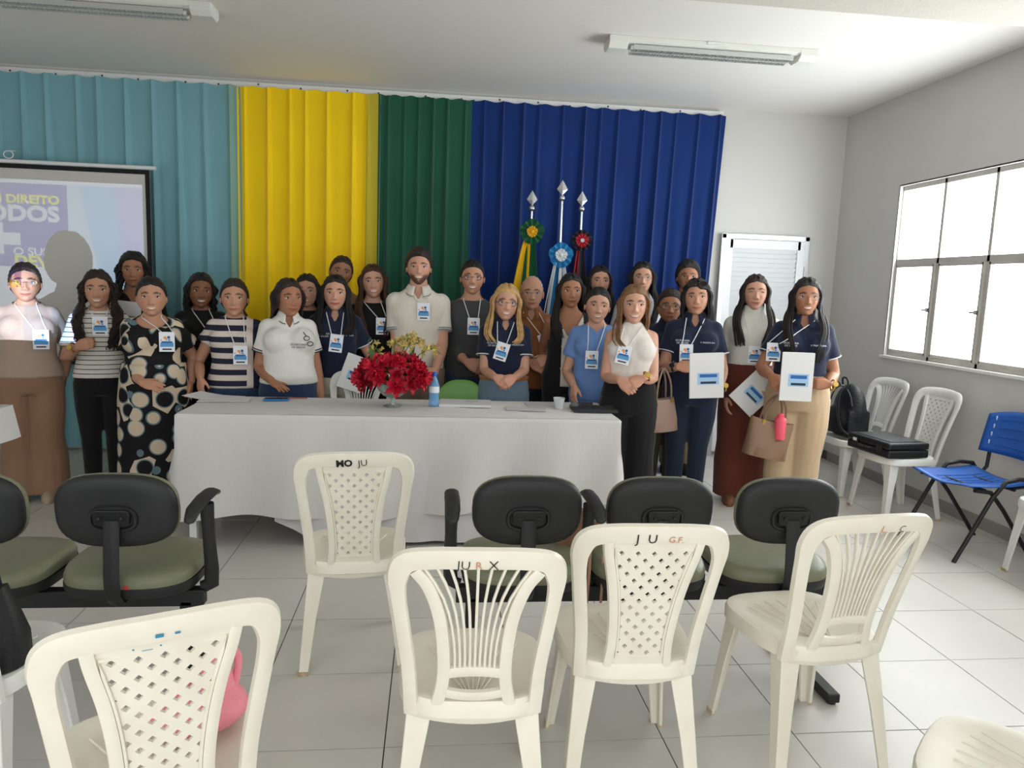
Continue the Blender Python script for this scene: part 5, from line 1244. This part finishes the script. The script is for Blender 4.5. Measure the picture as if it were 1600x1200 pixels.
for k in range(44):
    az = r.uniform(0, 2*PI); el = r.uniform(-.35, 1.2); rad = .15
    d = Vector((math.cos(az)*math.cos(el)*1.25, math.sin(az)*math.cos(el)*.8, math.sin(el)*.75)); o = bpy.data.objects.new('red_flower', meshes[k % 3]); C.objects.link(o); o.parent = bq
    o.location = d*rad+Vector((0, 0, .075)); o.rotation_euler = d.to_track_quat('Z', 'Y').to_euler(); s_ = r.uniform(.8, 1.15); o.scale = (s_, s_, s_)
lm_ = MB().grid(lambda u, v: ((u-.5)*.035*math.sin(PI*(.05+.95*v)), .0, .16*v), 4, 8).mesh('leaf', [m_leaf], 80)
for k in range(22):
    az = r.uniform(0, 2*PI); o = bpy.data.objects.new('leaf', lm_); C.objects.link(o); o.parent = bq; o.location = (.06*math.cos(az), .04*math.sin(az), .04)
    o.rotation_euler = Vector((math.cos(az), math.sin(az)*.8, r.uniform(.1, 1.4) if k > 3 else 2.2)).to_track_quat('Z', 'X').to_euler(); s_ = r.uniform(.8, 1.2) if k > 3 else 1.5; o.scale = (s_,)*3
of = bloom(.022, .016, 5, 1).mesh('orchid', [m_orch], 80)
for sp_ in range(6):
    az = r.uniform(-.9, .9); tip = np.array((.02+.22*math.sin(az)+.05, r.uniform(-.06, .06), .22+.09*math.cos(az*1.5))); path = spl([(0, 0, .05), tip*.6+np.array((0, 0, .05)), tip, tip+np.array((.05*math.copysign(1, az+.2), 0, -.03))], 5)
    MB().tube(path, .003, 5).build('stem', m_stem, bq)
    for k in range(9):
        p_ = path[int(6+k)] if 6+k < len(path) else path[-1]; o = bpy.data.objects.new('orchid', of); C.objects.link(o); o.parent = bq; o.location = Vector(p_)+Vector(r.normal(0, .016, 3)); o.rotation_euler = tuple(r.uniform(0, 6, 3))
for k in range(4): MB().tube(spl([(-.02, 0, .05), (-.05-.02*k, 0, .2), (-.10-.015*k, .0, .19+.03*k), (-.07-.02*k, 0, .25+.02*k)], 6), .0022, 5).build('tendril', m_stem, bq)
# water bottle
wbt = thing('water_bottle', 'small blue plastic water bottle on the white tablecloth', 'bottle', (.014, 4.435, TT))
m_pet = mat('blue_pet', lin(120, 176, 220), .12, alpha=.62, spec=.6, ior=1.33)
MB().lathe([(.026, 0), (.031, .006), (.031, .03), (.029, .036), (.031, .042), (.029, .05), (.031, .058), (.029, .066), (.031, .075), (.031, .12), (.030, .13), (.024, .155), (.0135, .178), (.0135, .19)], n=22).build('bottle_body', m_pet, wbt, smooth=40)
MB().lathe([(.0315, .085), (.0318, .087), (.0318, .122), (.0315, .124)], n=22, cap=False).build('label', mat('bottle_label', lin(222, 226, 232), .5), wbt, smooth=60)
MB().lathe([(.0155, .186), (.0155, .206), (.013, .209)], n=18).build('cap', mat('bottle_cap', lin(30, 92, 190), .4), wbt, smooth=40)
def flat(name, label, cat, px, py, w, d, th, rz, m, z=TT, extra=None):
    p_ = at_z(px, py, z); o = MB().box((0, 0, th/2), (w, d, th)).build(name, m, bevel=min(.002, th/3), loc=(p_[0], p_[1], z)); o.rotation_euler[2] = rz; return tag(o, label, cat)
m_paper = mat('paper_white', lin(224, 223, 222), .7)
ph = flat('phone', 'phone in a bright blue case lying on the table', 'phone', 432, 625, .15, .075, .010, .1, mat('phone_case_blue', lin(28, 122, 190), .4))
MB().box((0, 0, .0105), (.135, .064, .001)).build('screen', mat('phone_glass', lin(18, 20, 26), .15), ph)
tag(MB().tube([(-.07, 0, .004), (.07, 0, .004)], .004, 8).build('pencil', mat('pencil_red', lin(170, 84, 60), .5), loc=tuple(at_z(462, 623, TT))), 'short reddish pencil beside the phone', 'pencil').rotation_euler[2] = .1
pl = MB().grid(lambda u, v: ((u-.5)*.30, (v-.5)*.21, .004+.045*max(0, .55-u)**1.5), 12, 4).build('paper', m_paper, thick=.001, loc=tuple(at_z(335, 622, TT))); pl.rotation_euler[2] = -.25; tag(pl, 'curled white paper sheet at the left end of the table', 'paper')
flat('paper', 'white sheet under the curled paper on the table', 'paper', 352, 624, .29, .20, .002, .1, m_paper)
fd = flat('document_folder', 'thick white folder lying in front of the green chair', 'folder', 727, 632, .32, .22, .016, -.05, mat('folder_grey_white', lin(204, 204, 204), .6))
text_mesh('SUS', .045, lambda x, y: (x*1.1+.04, y+.02, .0166), 'lettering', mat('grey_print', lin(110, 118, 120), .6), fd)
flat('paper', 'printed grey sheet near the plastic cup', 'paper', 822, 639, .24, .15, .002, -.12, mat('paper_grey', lin(196, 194, 198), .7))
flat('paper', 'printed sheet behind the plastic cup', 'paper', 850, 632, .24, .14, .002, .05, mat('paper_grey2', lin(188, 184, 188), .7))
cup = tag(MB().lathe([(.024, 0), (.026, .002), (.036, .068), (.038, .07), (.036, .069), (.025, .004)], n=20).build('plastic_cup', mat('cup_plastic', lin(222, 224, 226), .2, alpha=.6), smooth=40, loc=tuple(at_z(873, 639, TT))), 'translucent disposable plastic cup on the table', 'cup')
mc = thing('microphone', 'handheld microphone lying beside the black folder', 'microphone', tuple(at_z(897, 639, TT)), .25)
MB().ell((0, 0, .024), (.026, .024, .024), 14, 10).build('grille', mat('mic_mesh', lin(120, 120, 120), .45, .8, bump=(900, .5)), mc, smooth=90)
MB().tube([(.015, .01, .022), (.12, .07, .016), (.17, .10, .013)], [.017, .013, .010], 12).build('handle', m_blk, mc, smooth=50)
bf = flat('laptop', 'closed black laptop at the right end of the table', 'laptop', 927, 641, .27, .19, .018, -.03, m_blk)
sg = thing('folded_glasses', 'pair of spectacles lying on the black laptop', 'glasses', tuple(at_z(922, 637, TT+.019)))
for s in (-1, 1): MB().tube([(s*.033+.026*math.cos(u), -.01+.018*math.sin(u), .004) for u in np.linspace(0, 2*PI, 17)], .002, 6, cap=False).build('rim', m_wire, sg)
MB().tube([(-.062, -.01, .004), (-.05, .05, .004), (.05, .055, .004)], .002, 6).build('temple', m_wire, sg)

# ================================================================== held folders and bags
def folder(label, px, py, Y, w, h_, tilt, yaw, words=True, back=0.0):
    p_ = at_y(px, py, Y); t = thing('folder', label, 'folder', tuple(p_), 0, 'white conference folders'); t.rotation_euler = (back, tilt, yaw)
    MB().box((0, 0, 0), (w, .010, h_)).build('cover', mat('folder_white', lin(214, 212, 210), .55), t, bevel=.002)
    MB().box((.0, .006, .003), (w-.01, .004, h_-.004)).build('sheets', m_paper, t)
    if words:
        MB().box((.01, -.0056, -.02), (w*.62, .001, h_*.26)).build('label_band', mat('folder_blue', lin(150, 186, 216), .5), t)
        MB().box((.01, -.0062, .0), (w*.5, .001, h_*.07)).build('label_title', m_cnavy, t)
        MB().box((.01, -.0062, -.045), (w*.45, .001, h_*.05)).build('label_line', m_cdark, t)
    return t
folder('white folder hanging from the hand behind the red flowers', 553, 583, 5.02, .17, .24, .35, .35)
folder('white folder held by the person with sunglasses on the head', 1104, 587, 4.57, .225, .295, -.06, -.1)
folder('white folder held upright at the right by the beige trousers', 1245, 589, 4.32, .20, .305, .0, -.15)
folder('white folder tilted under the arm above the brown tote bag', 1180, 612, 4.74, .21, .29, .75, -.2)
folder('white folder held behind the geometric dress', 196, 482, 5.32, .20, .10, .1, .2, False)
def handbag(name, label, loc, rz, w, h_, d, m, m2, handle, taper=.8, strap=True):
    t = thing(name, label, 'bag', loc, rz)
    b = MB(); n = 24; rings = []
    for z, k in ((0, .90), (.01, 1.0), (.35, 1.0), (.7, (1+taper)/2), (1.0, taper)):
        dd = d*(1-.62*z); rings.append([(w/2*k*math.copysign(abs(math.cos(u))**.55, math.cos(u)), dd/2*math.copysign(abs(math.sin(u))**.6, math.sin(u)), z*h_-.015*(1-math.cos(u*2))*.5*(z > .9)) for u in [2*PI*j/n for j in range(n)]])
    b.loft(rings); b.build('bag_body', m, t, smooth=50)
    for s in (-1, 1):
        if handle: MB().tube(spl([(-w*.26, s*d*.18, h_*.92), (-w*.20, s*d*.16, h_+handle*.55), (0, s*d*.08, h_+handle), (w*.20, s*d*.16, h_+handle*.55), (w*.26, s*d*.18, h_*.92)], 5), .008, 8, flat=.6).build('handle', m2, t, smooth=60)
    MB().tube([(-w/2*taper, 0, h_-.01), (w/2*taper, 0, h_-.01)], .004, 6).build('zip', m2, t)
    for s in (-1, 1): MB().box((s*w*.26, -d*.2, h_*.9), (.02, .008, .03)).build('buckle', m_gold, t)
    return t
leather = lambda n, c: mat(n, c, .5, bump=(180, .15), spec=.4)
p_ = at_y(1030, 672, 4.62); handbag('handbag', 'taupe leather handbag hanging from the arm in front of dark jeans', tuple(p_), .5, .27, .22, .14, leather('taupe_leather', lin(132, 106, 92)), leather('taupe_leather2', lin(118, 94, 80)), .19)
p_ = at_y(1192, 714, 4.42); tb2 = handbag('tote_bag', 'brown tote bag with a pink bottle standing in it', tuple(p_), .15, .30, .25, .13, leather('tote_leather', lin(122, 94, 72)), leather('tote_leather2', lin(108, 82, 62)), .16, 1.06); tb2.rotation_euler[1] = .2
bt2 = thing('drink_bottle', 'pink drinking bottle sticking out of the tote bag', 'bottle', tuple(at_y(1219, 662, 4.40))); pk = mat('pink_plastic', lin(228, 84, 104), .4)
MB().lathe([(.034, -.10), (.036, -.05), (.036, .0), (.034, .005)], n=18).build('bottle_body', pk, bt2, smooth=40); MB().lathe([(.037, .004), (.037, .03), (.030, .04), (.02, .045), (.02, .06), (.014, .065)], n=18).build('cap', pk, bt2, smooth=40)
handbag('handbag', 'black leather handbag on the chair at the left edge', (-1.235, 2.0, .437), .15, .30, .22, .17, leather('black_leather', lin(26, 26, 28)), leather('black_leather', lin(26, 26, 28)), .10, .7)
hb3 = handbag('handbag', 'tan quilted handbag on the linked seats at the right', (.60, 2.78, .490), .1, .20, .15, .09, mat('tan_quilt', lin(150, 110, 84), .5, bump=(60, .5)), m_gold, 0)
MB().tube(spl([(.06, -.02, .12), (.0, -.14, .10), (-.035, -.245, -.02), (-.04, -.25, -.22), (.005, -.25, -.235), (.02, -.24, -.05), (.03, -.2, .02)], 6), .006, 6, flat=.5).build('shoulder_strap', leather('tan_strap', lin(150, 112, 86)), hb3, smooth=60)
pkb = thing('pink_bag', 'soft pink bag lying on the seat of the nearest chair', 'bag', (-.585, 1.66, .437), .4)
b = MB(); b.ell((.06, 0, .05), (.11, .10, .05), 20, 12); b.ell((.10, .03, .10), (.04, .05, .05), 14, 10); V_, F_ = remesh(b, .012, 3); raw_obj('bag_body', V_, F_, mat('pink_cloth', lin(232, 140, 150), .6, bump=(30, .4)), pkb)
MB().tube(spl([(.08, 0, .12), (.12, .02, .18), (.15, .03, .14), (.14, .02, .08)], 5), .010, 8).build('handle', mat('pink_cloth', lin(232, 140, 150), .6), pkb, smooth=60)
# backpack and equipment case on the chairs by the window
bp = thing('backpack', 'black backpack leaning on the chair by the window wall', 'backpack', (3.23, 5.30, .437), PI/2)
m_nyl = mat('black_nylon', lin(24, 24, 27), .55, bump=(60, .3)); b = MB()
b.ell((0, 0, .20), (.165, .10, .21), 20, 14); b.box((0, 0, .11), (.29, .17, .2)); b.ell((0, .09, .13), (.12, .06, .12), 16, 10); V_, F_ = remesh(b, .014, 4); raw_obj('bag_body', V_, F_, m_nyl, bp)
for s in (-1, 1): MB().tube(spl([(s*.06, .06, .40), (s*.085, .135, .36), (s*.11, .165, .24), (s*.12, .13, .09), (s*.13, .06, .03)], 5), .026, 8, flat=.35, upv=(0, 1, 0)).build('shoulder_strap', m_blk, bp, smooth=60)
MB().tube(spl([(-.04, .05, .40), (-.03, .06, .45), (.03, .06, .45), (.04, .05, .40)], 5), .008, 8).build('top_handle', m_blk, bp, smooth=60)
MB().tube(spl([(.13, .08, .06), (.17, .18, .02), (.2, .24, -.06)], 5), .016, 8, flat=.4).build('loose_strap', m_blk, bp, smooth=60)
MB().tube([(.16*math.cos(u), .075, .20+.19*math.sin(u)) for u in np.linspace(.3, PI-.3, 14)], .005, 6).build('zip', mat('zip_grey', lin(70, 70, 74), .4), bp)
cs = thing('equipment_case', 'flat black hard equipment case lying on the chair', 'case', (3.18, 4.72, .437), PI/2+.12)
m_case = mat('case_black', lin(28, 28, 30), .4, bump=(300, .1))
MB().box((0, 0, .032), (.42, .32, .056)).build('case_base', m_case, cs, bevel=.012); MB().box((0, 0, .086), (.42, .32, .046)).build('case_lid', m_case, cs, bevel=.012)
MB().box((0, 0, .111), (.34, .24, .004)).build('lid_panel', mat('case_panel', lin(52, 52, 55), .35), cs, bevel=.001)
for s in (-1, 1): MB().box((s*.12, .163, .06), (.05, .008, .05)).build('latch', m_blk, cs, bevel=.002)
MB().box((.12, .168, .075), (.035, .004, .02)).build('sticker', m_paper, cs)
MB().tube([(-.05, .165, .05), (-.05, .19, .05), (.05, .19, .05), (.05, .165, .05)], .007, 8).build('handle', m_blk, cs, smooth=60)
# sunglasses pushed up on the head, spectacles hooked on the white polo
H = P['w']['H']; sgl = MB()
for s in (-1, 1): sgl.tube([H((s*.16+.12*math.cos(u), -.33+.03*math.sin(u), .36+.07*math.sin(u))) for u in np.linspace(0, 2*PI, 15)], .003, 6, cap=False)
sgl.tube([H((-.05, -.36, .38)), H((.05, -.36, .38))], .003, 6)
for s in (-1, 1): sgl.tube([H((s*.28, -.31, .37)), H((s*.39, .0, .22))], .003, 6)
so = sgl.build('sunglasses', m_wire, P['w']['root'], smooth=60)
for s in (-1, 1): MB().loft([[H((s*.16+.115*math.cos(u), -.335+.03*math.sin(u)+d_, .36+.065*math.sin(u))) for u in [2*PI*j/14 for j in range(14)]] for d_ in (0, .01)]).build('lens', m_iris, so)
fr_ = P['g']['front']; hS, hh_ = P['g']['S'], P['g']['h']; gl = MB()
for k, (gx, gz) in enumerate(((.105, .752), (.130, .728))): gl.tube([np.array(fr_(gx*hS, gz*hh_, .014))+np.array((.018*math.cos(u), 0, .014*math.sin(u)-.004)) for u in np.linspace(0, 2*PI, 15)], .003, 6, cap=False)
gl.tube([fr_(.085*hS, .775*hh_, .012), fr_(.10*hS, .76*hh_, .014)], .003, 6)
gl.build('hooked_glasses', m_wire, P['g']['root'], smooth=60)
